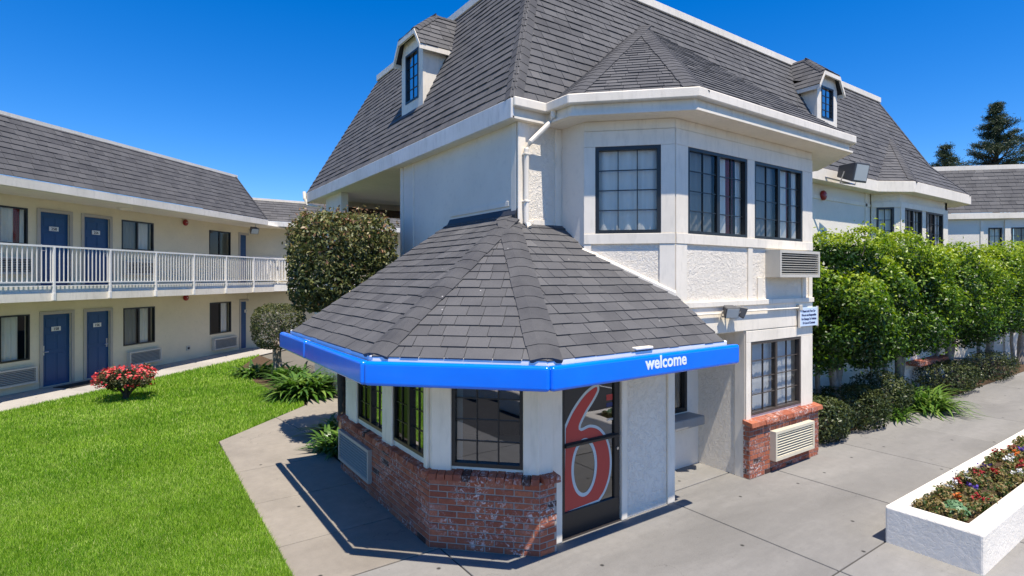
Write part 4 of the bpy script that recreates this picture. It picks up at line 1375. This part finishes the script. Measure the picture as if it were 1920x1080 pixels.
# FAR RIGHT WING
rw = thing('motel_wing', uvp(23.3, -15), 'distant white wing with grey shingle roof behind the green hedge trees', 'building')
fr_ = Fr(uvp(23.2, 0), -EV, -EU)         # s = -v
UEv = 23.05
wall(rw, fr_, 11.5, 30, 0, 5.2, soft_stucco, [(13.87, 14.32, 3.7, 4.84), (14.62, 15.9, 3.7, 4.84)])
window(rw, fr_, 13.87, 14.32, 3.7, 4.84, 2, 4, drape=[(0, 1)])
window(rw, fr_, 14.62, 15.9, 3.7, 4.84, 2, 4, split=.5, screen=True, drape=[(.1, .9)])
MB().box(fr_, 14.38, 14.56, 0, .06, 0, 5.1).build('post', white_paint, rw)
MB().box(fr_, 13.6, 13.7, 0, .03, 0, 5.1).build('batten', white_paint, rw)
q1 = RoofFace([uvp(UEv, -11.8, ZE), uvp(UEv, -30, ZE), uvp(UEv + .95, -30, 7.2), uvp(UEv + .95, -11.8, 7.2)])
qr = roof_base('roof', [q1], rw)
lay(q1.shingles(.165, .2, .4, .016), qr, 0)
for a, b, dd in ((11.8, 30, 0),):
    MB().box(Fr(uvp(UEv - dd, 0), -EV, -EU), a, b, -.03, .02, 5.17, ZE - .01).build('fascia', white_paint, rw)
MB().box(Fr(uvp(UEv + .95, 0), -EV, -EU), 11.8, 30, -.3, .05, 7.13, 7.3).build('roof_edge', white_paint, rw)
MB().box(Fr(uvp(UEv, 0), -EV, -EU), 11.8, 30, -1, 0, 5.16, 5.19).build('soffit', soffit_paint, rw)

# ================================================================== FIXTURES
def bell(fr, s, z, label):
    o = thing('alarm_bell', fr.p(s, 0, z), label, 'alarm bell', 'red fire alarm bells')
    m_ = MB(); P = fr.p
    n = 20
    prof = [(.11, .02), (.115, .05), (.10, .075), (.06, .09), (.0, .094)]
    vs, fs = [], []
    for r_, d_ in prof:
        vs += [P(s + r_ * cos(2 * pi * k / n), d_, z + r_ * sin(2 * pi * k / n)) for k in range(n)]
    for i in range(len(prof) - 1):
        for k in range(n): fs.append((i * n + k, i * n + (k + 1) % n, (i + 1) * n + (k + 1) % n, (i + 1) * n + k))
    m_.add(vs, fs); m_.build('gong', red_paint, o, smooth=True)
    MB().box(fr, s - .07, s + .07, 0, .03, z - .07, z + .07).build('mount', ac_beige, o)
    b_ = MB(); b_.tube([P(s, .09, z), P(s, .104, z)], .014, 8); b_.build('bolt', steel, o)
bell(fF2, 13.02, 4.87, 'red alarm bell on the white wall below the large floodlight')
bell(fw, 17.55, 4.98, 'red alarm bell on the cream wall of the upper balcony')
bell(fw, 17.57, 2.27, 'red alarm bell under the balcony slab of the cream wing')

def flood(c, aim, sz, label, wallpt, lens=True):
    o = thing('floodlight', c, label, 'floodlight', 'floodlights')
    c = Vector(c); a = Vector(aim).normalized(); r_ = a.cross(EZ).normalized(); up_ = r_.cross(a)
    q = lambda x, y, z: c + r_ * x * sz + a * y * sz + up_ * z * sz
    h = MB(); h.hexa([q(-.42, -.5, -.3), q(.42, -.5, -.3), q(.42, -.5, .3), q(-.42, -.5, .3), q(-.6, .5, -.5), q(.6, .5, -.5), q(.6, .5, .5), q(-.6, .5, .5)])
    h.build('housing', lamp_grey, o, bevel=.012)
    l_ = MB(); l_.hexa([q(-.5, .5, -.4), q(.5, .5, -.4), q(.5, .5, .4), q(-.5, .5, .4), q(-.5, .52, -.4), q(.5, .52, -.4), q(.5, .52, .4), q(-.5, .52, .4)])
    l_.build('lens', lens_glass, o)
    br_ = MB(); br_.tube([q(-.62, 0, 0), q(-.62, -.1, -.6), Vector(wallpt)], .018, 8); br_.tube([q(.62, 0, 0), q(.62, -.1, -.6), q(-.62, -.1, -.6)], .014, 6)
    br_.build('bracket', steel, o)
flood((13.0, 5.6, 5.30), (-.15, -1, -.22), .42, 'large grey floodlight hanging from the eave beyond the bay', (12.55, 5.96, 5.2))
flood((6.95, 4.58, 2.53), (-.6, -1, -.5), .17, 'small black twin floodlight head pointing left above the lower window', (7.03, 4.73, 2.6))
flood((7.17, 4.58, 2.52), (.8, -1, -.5), .17, 'small black twin floodlight head pointing right above the lower window', (7.06, 4.73, 2.6))
flood(tuple(uvp(19.9, 14.0, 4.9)), (.2, -1, -.6), .26, 'dark floodlight under the eave at the end of the cream wing', tuple(uvp(20.0, 14.0, 5.12)))
cd = MB(); cd.tube([(5.98, 4.69, 2.49), (6.9, 4.69, 2.49)], .014, 6); cd.tube([(7.2, 4.69, 2.50), (9.1, 4.69, 2.50)], .014, 6)
cd.build('conduit', white_paint, main)
MB().box(fB, 9.0, 9.09, .024, .09, 2.46, 2.55).build('junction_box', ac_beige, main, bevel=.006)

sg = thing('wall_sign', (9.3, 4.7, 2.3), 'small pale blue notice sign with dark lettering on the corner of the bay', 'sign')
MB().box(fB, 9.03, 9.60, .055, .075, 2.19, 2.50).build('board', plaque, sg, bevel=.004)
MB().box(fB, 9.015, 9.03, .05, .08, 2.175, 2.515).build('edge', white_paint, sg); MB().box(fB, 9.60, 9.615, .05, .08, 2.175, 2.515).build('edge', white_paint, sg)
for i, t_ in enumerate(('Please Lock Your Car', 'We are not Responsible', 'For Damage To Vehicles', 'Or Loss of Contents')):
    text(t_, fB, 9.315, 2.425 - i * .065, .052, .0765, ink_blue, sg, 'lettering', .001, 'CENTER', .92)

lt = thing('ceiling_light', uvp(14.45, 14.5, 5.1), 'flush round ceiling light over the balcony doors', 'light')
m_ = MB(); m_.tube([uvp(14.45, 14.5, 5.12), uvp(14.45, 14.5, 5.05)], [.2, .17], 16); m_.build('shade', soffit_paint, lt)
lt = thing('passage_light', (5.2, 11.4, 5.1), 'small white ceiling light in the shaded upper passage', 'light')
m_ = MB(); m_.tube([(5.2, 11.4, 5.12), (5.2, 11.4, 4.98), (5.2, 11.4, 4.9)], [.1, .09, .03], 12); m_.build('shade', soffit_paint, lt)
dm = MB(); dm.box(fw, 12.55, 13.75, .25, .85, .0, .014)
tag(dm.build('doormat', mat_rubber), 'black rubber doormat on the walk before the blue ground-floor doors', 'doormat')

# planter
pl_ = thing('planter_box', (9, 2.25, 0), 'long white stucco planter box full of bedding flowers on the driveway', 'planter')
mw = MB()
x0, x1, y0, y1, zt, th = 7.05, 30.0, 1.81, 2.69, .41, .19
m = Mat('planter_stucco', .85, .3)
c = m.mix(m.ramp(m.noise(1.5, 5), [(.35, 0), (.7, 1)]), (.87, .80, .69), (.78, .715, .61))
m.base(m.mix(m.ramp(m.noise(12, 5, .7), [(.62, 0), (.8, .5)]), c, (.5, .48, .45)))
m.bump(m.ramp(m.noise(16, 5, .6, dist=.8), [(.4, 0), (.55, 1)]), .28, .010)
m.bump(m.noise(80, 3), .3, .004)
planter_stucco = m.m
O_ = [(x0, y0), (x1, y0), (x1, y1), (x0, y1)]; I_ = [(x0 + .23, y0 + th), (x1 - .2, y0 + th), (x1 - .2, y1 - .14), (x0 + .23, y1 - .14)]
vs = [(*p, 0) for p in O_] + [(*p, zt) for p in O_] + [(*p, zt) for p in I_] + [(*p, .1) for p in I_]
fs = []
for i in range(4):
    j = (i + 1) % 4
    fs += [(i, j, 4 + j, 4 + i), (4 + i, 4 + j, 8 + j, 8 + i), (8 + i, 8 + j, 12 + j, 12 + i)]
mw.add(vs, fs); mw.build('wall', planter_stucco, pl_, bevel=.022, seg=2)
so = MB(); so.add([(p[0], p[1], .33) for p in I_], [(0, 1, 2, 3)]); so.build('soil', earth, pl_)

# ================================================================== PLANTS
def leaves(name, C, Nrm, L, W, T, mat, parent, fold=.25):
    """rhombic leaves: C centres, Nrm facing, L length, W width"""
    N = len(C)
    Nrm = Nrm / (np.linalg.norm(Nrm, axis=1, keepdims=True) + 1e-9)
    rnd = NR.normal(size=(N, 3))
    A = np.cross(Nrm, rnd); A /= (np.linalg.norm(A, axis=1, keepdims=True) + 1e-9)
    B = np.cross(Nrm, A)
    L = np.broadcast_to(L, N)[:, None]; W = np.broadcast_to(W, N)[:, None]
    V = np.stack([C - A * L * .5, C + B * W * .5 + Nrm * W * fold, C + A * L * .5 - Nrm * L * .12, C - B * W * .5 + Nrm * W * fold], 1)
    return np_mesh(name, V.reshape(-1, 3), np.arange(N * 4).reshape(-1, 4), T, mat, parent)


def crown_pts(center, half, N, shape='box', seed=0, power=4., amp=.10, freq=3., shell=.22):
    """points in the outer shell of a lumpy super-ellipsoid, normals outward"""
    d = NR.normal(size=(N, 3)); d /= np.linalg.norm(d, axis=1, keepdims=True)
    half = np.array(half, float)
    r = (np.abs(d) ** power).sum(1) ** (-1 / power)
    Q = d * r[:, None]
    world = Q * half
    a = 1 + amp * lump(world, seed, freq)
    dep = 1 - shell * NR.random(N) ** 1.6
    P = world * (a * dep)[:, None]
    n_ = np.sign(Q) * np.abs(Q) ** (power - 1) / half
    n_ /= np.linalg.norm(n_, axis=1, keepdims=True)
    return P + np.array(center), n_, dep, Q


def core(center, half, parent, mat, power=4., scale=.8):
    """dark twiggy core: crossing branches, so that gaps show depth"""
    mb = MB()
    c_ = Vector(center)
    for k in range(26):
        d = Vector((R.gauss(0, 1), R.gauss(0, 1), R.gauss(0, 1))).normalized()
        p = Vector((d.x * half[0], d.y * half[1], d.z * half[2])) * scale
        mb.tube([c_ + p * .05 - EZ * half[2] * .5, c_ + p * .5 - EZ * half[2] * .15, c_ + p], [.022, .014, .004], 5, False)
    return mb.build('branches', mat, parent)


def bush(name, base, center, half, N, L, W, lmat, label, cat, group=None, power=4., amp=.1, freq=3., shell=.25, trunk=None, bark=None, top_bias=0., tmean=.4, tsd=.22, seed=1, wild=.7, core_scale=.8, sprigs=0):
    o = thing(name, base, label, cat, group)
    P, n_, dep, Q = crown_pts(center, half, N, 'box', seed, power, amp, freq, shell)
    keep = P[:, 2] > .02
    P, n_, dep, Q = P[keep], n_[keep], dep[keep], Q[keep]
    Nn = len(P)
    nn = n_ + NR.normal(size=(Nn, 3)) * wild + np.array([0, 0, .35])
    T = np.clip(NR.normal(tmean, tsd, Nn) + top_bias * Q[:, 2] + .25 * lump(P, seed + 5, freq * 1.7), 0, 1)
    LL = L * NR.uniform(.7, 1.35, Nn)
    if sprigs:
        # new shoots standing out of the surface
        idx = NR.choice(Nn, sprigs)
        sp, sn, st = [], [], []
        for i in idx:
            if Q[i, 2] < -.3: continue
            d = n_[i] * .6 + np.array([0, 0, .8]) + NR.normal(size=3) * .25
            d /= np.linalg.norm(d)
            ln = NR.uniform(.10, .26)
            for k in range(9):
                sp.append(P[i] + d * ln * k / 8 + NR.normal(size=3) * .018); sn.append(NR.normal(size=3) + d * .3); st.append(min(1, .62 + .25 * NR.random() + .2 * Q[i, 2]))
        P = np.vstack([P, sp]); nn = np.vstack([nn, sn]); T = np.concatenate([T, st]); LL = np.concatenate([LL, L * NR.uniform(.6, 1., len(sp))])
    leaves('crown', P, nn, LL, LL * (W / L), T, lmat, o)
    core(center, half, o, bark or bark_dark, power, core_scale)
    if trunk:
        mb = MB()
        for pts, rad in trunk: mb.tube(pts, rad, 9)
        mb.build('trunk', bark or bark_dark, o, smooth=True)
    return o


def lobed(name, base, center, half, n_lobe, rl, N, L, W, lmat, label, cat, group, trunk, bark, seed=1, power=3.4, tmean=.36, top=.22, inner=.3, sprig=.35, bottom=None):
    """crown made of many leafy sprays, so that clumps catch light; gaps get their shade from dark inner leaf tints"""
    o = thing(name, base, label, cat, group)
    r = np.random.default_rng(seed)
    half = np.array(half, float); center = np.array(center, float)
    d = r.normal(size=(n_lobe, 3)); d /= np.linalg.norm(d, axis=1, keepdims=True)
    rr_ = (np.abs(d) ** power).sum(1) ** (-1 / power)
    Cn = center + d * rr_[:, None] * (half - rl * .55) * r.uniform(.72, 1.03, (n_lobe, 1))
    rad = rl * r.uniform(.6, 1.3, n_lobe)
    w_ = rad ** 2; w_ /= w_.sum()
    k = r.choice(n_lobe, N, p=w_)
    v = r.normal(size=(N, 3)); v /= np.linalg.norm(v, axis=1, keepdims=True)
    out = (Cn - center) / half; out /= np.linalg.norm(out, axis=1, keepdims=True)
    v += out[k] * .55; v /= np.linalg.norm(v, axis=1, keepdims=True)
    rad_f = 1 - inner * r.random(N) ** 1.3 + sprig * (r.random(N) < .12) * r.random(N)
    P = Cn[k] + v * (rad[k] * rad_f)[:, None] * np.array([1, 1, .85])
    if bottom is not None: 
        keep = P[:, 2] > bottom + .25 * lump(P, seed + 3, 2.5)
        P, v, k, rad_f = P[keep], v[keep], k[keep], rad_f[keep]
    n2 = len(P)
    nn = v * .7 + r.normal(size=(n2, 3)) * .75 + np.array([0, 0, .3])
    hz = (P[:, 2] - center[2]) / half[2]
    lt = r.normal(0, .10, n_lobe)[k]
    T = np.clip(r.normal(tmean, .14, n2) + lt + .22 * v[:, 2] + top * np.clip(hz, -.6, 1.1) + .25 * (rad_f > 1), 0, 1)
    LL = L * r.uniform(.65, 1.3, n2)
    m3 = int(N * .35)                      # dense inner foliage, its shade painted in as dark leaf tints
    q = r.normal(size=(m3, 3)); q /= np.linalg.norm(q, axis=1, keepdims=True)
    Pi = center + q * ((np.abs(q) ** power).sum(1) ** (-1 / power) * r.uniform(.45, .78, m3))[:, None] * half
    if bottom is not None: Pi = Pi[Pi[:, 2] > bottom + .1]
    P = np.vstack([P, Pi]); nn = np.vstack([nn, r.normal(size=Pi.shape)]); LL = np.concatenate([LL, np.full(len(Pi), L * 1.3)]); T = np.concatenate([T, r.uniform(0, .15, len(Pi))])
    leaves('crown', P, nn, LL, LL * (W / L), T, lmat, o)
    tk = MB()
    for pts, rd in trunk: tk.tube(pts, rd, 9)
    tk.build('trunk', bark, o, smooth=True)
    br = MB()
    s0 = Vector(trunk[0][0][-1])
    for i in range(n_lobe):
        c_ = Vector(Cn[i]); md = s0 * .5 + c_ * .5 + Vector((r.normal(0, .12), r.normal(0, .12), -.1))
        br.tube([s0, md, c_], [.035, .022, .008], 5, False)
    br.build('branches', bark, o)
    return o


def clumps(name, base, n, length, width, lmat, label, cat, group=None, spread=1., droop=1., parent=None, tmean=.5):
    """strap-leaved plant: arching blades from the base"""
    o = thing(name, base, label, cat, group)
    b = np.array(base, float)
    seg = 5
    a = NR.uniform(0, 2 * pi, n)
    L = length * NR.uniform(.65, 1.15, n)
    el = np.radians(NR.uniform(38, 86, n))
    r0 = spread * np.sqrt(NR.random(n))
    a0 = NR.uniform(0, 2 * pi, n)
    V = np.zeros((n, seg + 1, 2, 3)); 
    for k in range(seg + 1):
        t = k / seg
        ang = el - droop * t * 1.5
        if k == 0: pos = np.stack([b[0] + r0 * np.cos(a0), b[1] + r0 * np.sin(a0), np.full(n, b[2])], 1)
        else: pos = pos + (np.stack([np.cos(a) * np.cos(ang), np.sin(a) * np.cos(ang), np.sin(ang)], 1)) * (L / seg)[:, None]
        w_ = width * (1 - t ** 2.2) * (.6 + .8 * min(t * 3, 1)) * .5
        side = np.stack([-np.sin(a), np.cos(a), np.zeros(n)], 1)
        V[:, k, 0] = pos + side * w_; V[:, k, 1] = pos - side * w_
    V[..., 2] = np.maximum(V[..., 2], .01)
    idx = np.arange(n * (seg + 1) * 2).reshape(n, seg + 1, 2)
    F = np.stack([idx[:, :-1, 0], idx[:, :-1, 1], idx[:, 1:, 1], idx[:, 1:, 0]], -1).reshape(-1, 4)
    T = np.clip(np.repeat(NR.normal(tmean, .2, n), seg), 0, 1)
    np_mesh('leaves', V.reshape(-1, 3), F, T, lmat, o, smooth=True)
    return o


# tall clipped tree beside the left wall
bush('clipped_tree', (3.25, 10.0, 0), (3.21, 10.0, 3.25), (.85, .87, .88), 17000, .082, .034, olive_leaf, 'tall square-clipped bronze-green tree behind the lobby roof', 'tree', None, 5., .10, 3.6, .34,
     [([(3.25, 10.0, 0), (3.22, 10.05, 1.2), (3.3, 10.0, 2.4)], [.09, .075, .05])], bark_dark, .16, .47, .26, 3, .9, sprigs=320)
bush('topiary_tree', (3.75, 17.6, 0), (3.75, 17.6, 1.52), (.74, .74, .68), 6500, .06, .03, topi_leaf, 'small round-headed topiary tree on a bare trunk near the third blue door', 'tree', None, 3.2, .08, 4, .25,
     [([(3.78, 17.6, 0), (3.72, 17.62, .6), (3.75, 17.6, 1.2)], [.13, .11, .08]), ([(3.7, 17.55, 0), (3.62, 17.5, .6), (3.6, 17.5, 1.1)], [.07, .06, .05])], bark_pale, .25, .42, .22, 8, .8)
clumps('agapanthus', (3.74, 14.55, 0), 620, .98, .085, strap_leaf, 'broad agapanthus clump with arching strap leaves at the lawn corner', 'plant', 'agapanthus clumps', .48, .95)
clumps('agapanthus', (3.35, 18.3, 0), 220, .72, .075, strap_leaf, 'smaller agapanthus clump at the foot of the round topiary tree', 'plant', 'agapanthus clumps', .5, .95, tmean=.4)
clumps('agapanthus', (3.9, 16.9, 0), 200, .8, .075, strap_leaf, 'agapanthus clump between the topiary tree and the broad clump', 'plant', 'agapanthus clumps', .4, .95, tmean=.35)
clumps('agapanthus', (3.05, 9.5, 0), 200, .62, .055, strap_leaf, 'dark agapanthus clump in the shade beside the lobby brick wall', 'plant', 'agapanthus clumps', .3, .9, tmean=.35)
clumps('agapanthus', (3.35, 10.4, 0), 150, .7, .06, strap_leaf, 'agapanthus clump under the tall clipped tree', 'plant', 'agapanthus clumps', .35, .9, tmean=.3)

# red azalea standard
az = lobed('azalea', (-.02, 16.5, 0), (-.02, 16.5, .54), (.62, .62, .22), 24, .17, 3200, .065, .036, azal_leaf, 'low spreading azalea bush with red blossoms on the lawn', 'bush', None,
           [([(-.02, 16.5, 0), (.0, 16.52, .2), (-.02, 16.5, .45)], [.08, .055, .04]), ([(.03, 16.5, .12), (.2, 16.4, .35), (.35, 16.4, .55)], [.035, .03, .02]), ([(-.03, 16.5, .12), (-.2, 16.6, .35), (-.35, 16.5, .55)], [.035, .03, .02])], bark_dark, 21, 2.4, .42, .12, .5, .5)
P, n_, dep, Q = crown_pts((-.02, 16.5, .56), (.66, .66, .28), 1500, 'box', 21, 2.4, .2, 3.2, .12)
mask = (lump(P, 77, 7.) > .10) & (Q[:, 2] > -.75)
P, n_ = P[mask], n_[mask]
o = leaves('blossoms', P, n_ + NR.normal(size=P.shape) * .5, .055, .05, np.clip(NR.normal(.5, .3, len(P)), 0, 1), azal_flower, az)

# hedge trees along the facade
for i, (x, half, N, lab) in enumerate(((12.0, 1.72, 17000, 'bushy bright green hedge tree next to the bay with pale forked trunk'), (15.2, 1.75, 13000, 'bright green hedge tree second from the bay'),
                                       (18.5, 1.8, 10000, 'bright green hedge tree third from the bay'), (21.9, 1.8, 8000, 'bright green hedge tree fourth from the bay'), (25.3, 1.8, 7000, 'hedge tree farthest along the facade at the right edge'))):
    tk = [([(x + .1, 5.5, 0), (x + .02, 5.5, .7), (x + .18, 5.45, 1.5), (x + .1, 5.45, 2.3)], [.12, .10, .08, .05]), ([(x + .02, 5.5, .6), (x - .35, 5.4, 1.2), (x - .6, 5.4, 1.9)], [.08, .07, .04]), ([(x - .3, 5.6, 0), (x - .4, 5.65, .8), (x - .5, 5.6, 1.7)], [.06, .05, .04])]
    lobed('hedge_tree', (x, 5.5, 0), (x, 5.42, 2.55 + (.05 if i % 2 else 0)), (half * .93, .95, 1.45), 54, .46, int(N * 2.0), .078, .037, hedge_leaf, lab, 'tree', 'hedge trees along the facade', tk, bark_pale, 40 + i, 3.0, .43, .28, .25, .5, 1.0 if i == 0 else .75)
# low shrubs
for x, y, h, N, lab in ((10.55, 5.12, (.58, .5, .40), 4800, 'dark rounded shrub at the corner of the brick bay'), (12.0, 5.2, (.85, .58, .42), 5600, 'dark green shrub below the first hedge tree'),
                        (13.7, 5.3, (.7, .55, .45), 4200, 'olive green shrub between the dark shrub and the daylily'), (17.6, 5.25, (1.2, .6, .42), 4600, 'wide low shrub beyond the daylily clump'), (21.0, 5.25, (1.2, .55, .40), 3000, 'low shrub farthest along the driveway edge')):
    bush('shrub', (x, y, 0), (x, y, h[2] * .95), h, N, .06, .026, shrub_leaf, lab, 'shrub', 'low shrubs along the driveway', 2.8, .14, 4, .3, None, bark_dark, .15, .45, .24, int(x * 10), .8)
clumps('daylily', (14.9, 5.05, 0), 520, .95, .04, strap_leaf, 'grassy bright green daylily clump spilling over the driveway edge', 'plant', 'daylily clumps', .55, 1.0, tmean=.62)
clumps('daylily', (13.35, 4.98, 0), 140, .55, .03, strap_leaf, 'small grassy daylily clump in front of the olive shrub', 'plant', 'daylily clumps', .3, 1.0, tmean=.45)

# bedding plants in the planter
kinds = ['green', 'red', 'green', 'green', 'red', 'green', 'white', 'green', 'green', 'red', 'green', 'orange', 'green', 'red', 'green', 'green', 'white', 'green', 'green', 'purple']
CNT = {}
ORD = 'first second third fourth fifth sixth seventh eighth ninth tenth eleventh twelfth thirteenth fourteenth fifteenth sixteenth seventeenth eighteenth nineteenth twentieth twenty-first twenty-second twenty-third twenty-fourth twenty-fifth twenty-sixth twenty-seventh twenty-eighth'.split()
k_ = 0
first_kale = True
def bedding(x, y, kind, sz, lab=None):
    row = 'near' if y < 2.2 else 'middle' if y < 2.385 else 'back'
    CNT[kind, row] = CNT.get((kind, row), 0) + 1
    lab = '%s %s bedding plant from the front corner in the %s row of the planter' % (ORD[CNT[kind, row] - 1], {'green': 'unflowered leafy'}.get(kind, kind + '-flowered'), row)
    o = thing('bedding_plant', (x, y, .33), lab, 'flowers', kind + ' bedding plants')
    N = 190
    P, n_, dep, Q = crown_pts((x, y, .33 + sz * .55), (sz * .85, sz * .7, sz * .6), N, 'box', int(x * 50), 2.2, .3, 9, .8)
    P[:, 2] = np.maximum(P[:, 2], .34)
    leaves('foliage', P, n_ + NR.normal(size=P.shape) * .8 + [0, 0, .3], .052 * NR.uniform(.6, 1.3, N), .026, np.clip(NR.normal(.55, .28, N), 0, 1), bed_leaf, o)
    st = MB()
    for j in range(7):
        a = R.uniform(0, 6.28); r_ = sz * R.uniform(.1, .7)
        st.tube([(x, y, .32), (x + r_ * cos(a) * .6, y + r_ * sin(a) * .5, .33 + sz * .5), (x + r_ * cos(a), y + r_ * sin(a) * .8, .33 + sz * 1.0)], [.004, .003, .002], 4, False)
    st.build('stems', bark_dark, o)
    if kind != 'green':
        n2 = 30
        hd = [(x + sz * R.uniform(-.6, .6), y + sz * R.uniform(-.5, .5), .33 + sz * R.uniform(.9, 1.25)) for _ in range(4)]
        C = np.array([hd[i % 4] for i in range(n2)]) + NR.normal(size=(n2, 3)) * .016
        leaves('blossoms', C, NR.normal(size=(n2, 3)) * .6 + [0, 0, 1.], .036, .03, NR.random(n2), FLOWER[kind], o)
x = 7.42
while x < 14.5:
    for y in ((2.1, 2.29, 2.48) if x < 11 else (2.29, 2.48)):
        if y < 2.3 and x > 12.5: continue
        bedding(x + R.uniform(-.06, .06), y + R.uniform(-.045, .045), kinds[k_ % len(kinds)] if x > 7.6 else 'green', R.uniform(.085, .14)); k_ += R.choice((1, 2))
    x += .27
ka_ = thing('ornamental_cabbage', (7.56, 2.2, .33), 'pale green ornamental cabbage near the front corner of the planter', 'plant')
C = []; Nn = []
for ring, (r_, z_, n__) in enumerate(((.02, .15, 5), (.05, .14, 8), (.085, .11, 10), (.12, .07, 12))):
    for j in range(n__):
        a = 2 * pi * j / n__ + ring * .4
        C.append((7.56 + r_ * cos(a), 2.2 + r_ * sin(a), .35 + z_)); Nn.append((cos(a) * (.3 + .2 * ring), sin(a) * (.3 + .2 * ring), 1))
leaves('leaves', np.array(C), np.array(Nn), .085, .075, NR.random(len(C)), kale_leaf, ka_, .15)

# low bed with a white kerb behind the viewpoint, mirrored in the lobby glass
kb = thing('flower_bed', (-5, .6, 0), 'white-kerbed flower bed by the parking lot, seen only mirrored in the lobby window', 'flower bed')
MB().prism([(-12, .1), (-.6, .1), (-.6, .28), (-12, .28)], -.03, .32).build('kerb', planter_stucco, kb, bevel=.02); MB().prism([(-12, 1.1), (-.6, 1.1), (-.6, 1.28), (-12, 1.28)], -.03, .32).build('kerb', planter_stucco, kb, bevel=.02)
MB().prism([(-.78, .28), (-.6, .28), (-.6, 1.1), (-.78, 1.1)], -.03, .32).build('kerb', planter_stucco, kb)
MB().prism([(-12, .28), (-.78, .28), (-.78, 1.1), (-12, 1.1)], -.03, .25).build('soil', earth, kb)
P, n_, dep, Q = crown_pts((-6.2, .69, .35), (5.4, .42, .28), 5000, 'box', 5, 4, .2, 5, .6)
leaves('foliage', P, n_ + NR.normal(size=P.shape), .09, .05, NR.random(len(P)), bed_leaf, kb)
bush('shrub', (3.72, 9.55, 0), (3.72, 9.55, .75), (.55, .55, .78), 3500, .07, .03, shrub_leaf, 'dark shrub in the shade between the clipped tree and the lobby', 'shrub', None, 2.8, .14, 4, .3, None, bark_dark, .1, .35, .2, 71, .8)

# trees behind the far wing
def conifer(base, h, rad, z_lo, label, seed, n_layers=16, N=9000):
    o = thing('pine_tree', base, label, 'tree', 'pine trees behind the far wing')
    b = Vector(base); r = random.Random(seed)
    tk = MB(); tk.tube([b, b + EZ * h * .5, b + EZ * h * .96], [.38, .25, .05], 9)
    C, Nn, T = [], [], []
    for i in range(n_layers):
        t = i / (n_layers - 1)
        z = z_lo + (h - z_lo) * t
        k = 5 if t < .8 else 3
        for j in range(k):
            a = r.uniform(0, 2 * pi)
            ln = rad * (1 - t) ** 1.1 * r.uniform(.35, 1.2) + .14
            tip = Vector((cos(a) * ln, sin(a) * ln, ln * r.uniform(.15, .6)))
            s0 = b + EZ * z
            tk.tube([s0, s0 + tip * .6, s0 + tip], [.07, .04, .015], 5, False)
            m_ = int(N / (n_layers * 6))
            for q in range(m_):
                f_ = r.uniform(.25, 1.05) ** .7
                sp = .07 + .15 * (1 - abs(f_ - .75))
                p = s0 + tip * f_ + Vector((r.gauss(0, sp), r.gauss(0, sp), r.gauss(.05, sp * .55)))
                C.append(p); Nn.append((r.gauss(0, 1), r.gauss(0, 1), r.gauss(.5, 1))); T.append(min(1, max(0, r.gauss(.42, .2) + .25 * (p.z - s0.z - tip.z * f_))))
    tk.build('trunk', bark_dark, o)
    leaves('crown', np.array([tuple(p) for p in C]), np.array(Nn), .26, .040, np.array(T), pine_leaf, o)
def at(px_, depth):
    d = CF + CR * ((px_ - 960) / 1032); return tuple((d * depth).to_2d()) + (0,)
conifer(at(1868, 46), 17.3, 4.3, 9.0, 'tall ragged dark pine rising behind the far wing at the right', 5, 26, 44000)
conifer(at(1772, 44), 13.3, 2.3, 8.0, 'smaller dark pine behind the far wing left of the tall pine', 6, 14, 18000)
conifer(at(1925, 50), 15.5, 3.0, 8.5, 'dark pine cut by the right edge behind the far wing', 9, 12, 12000)
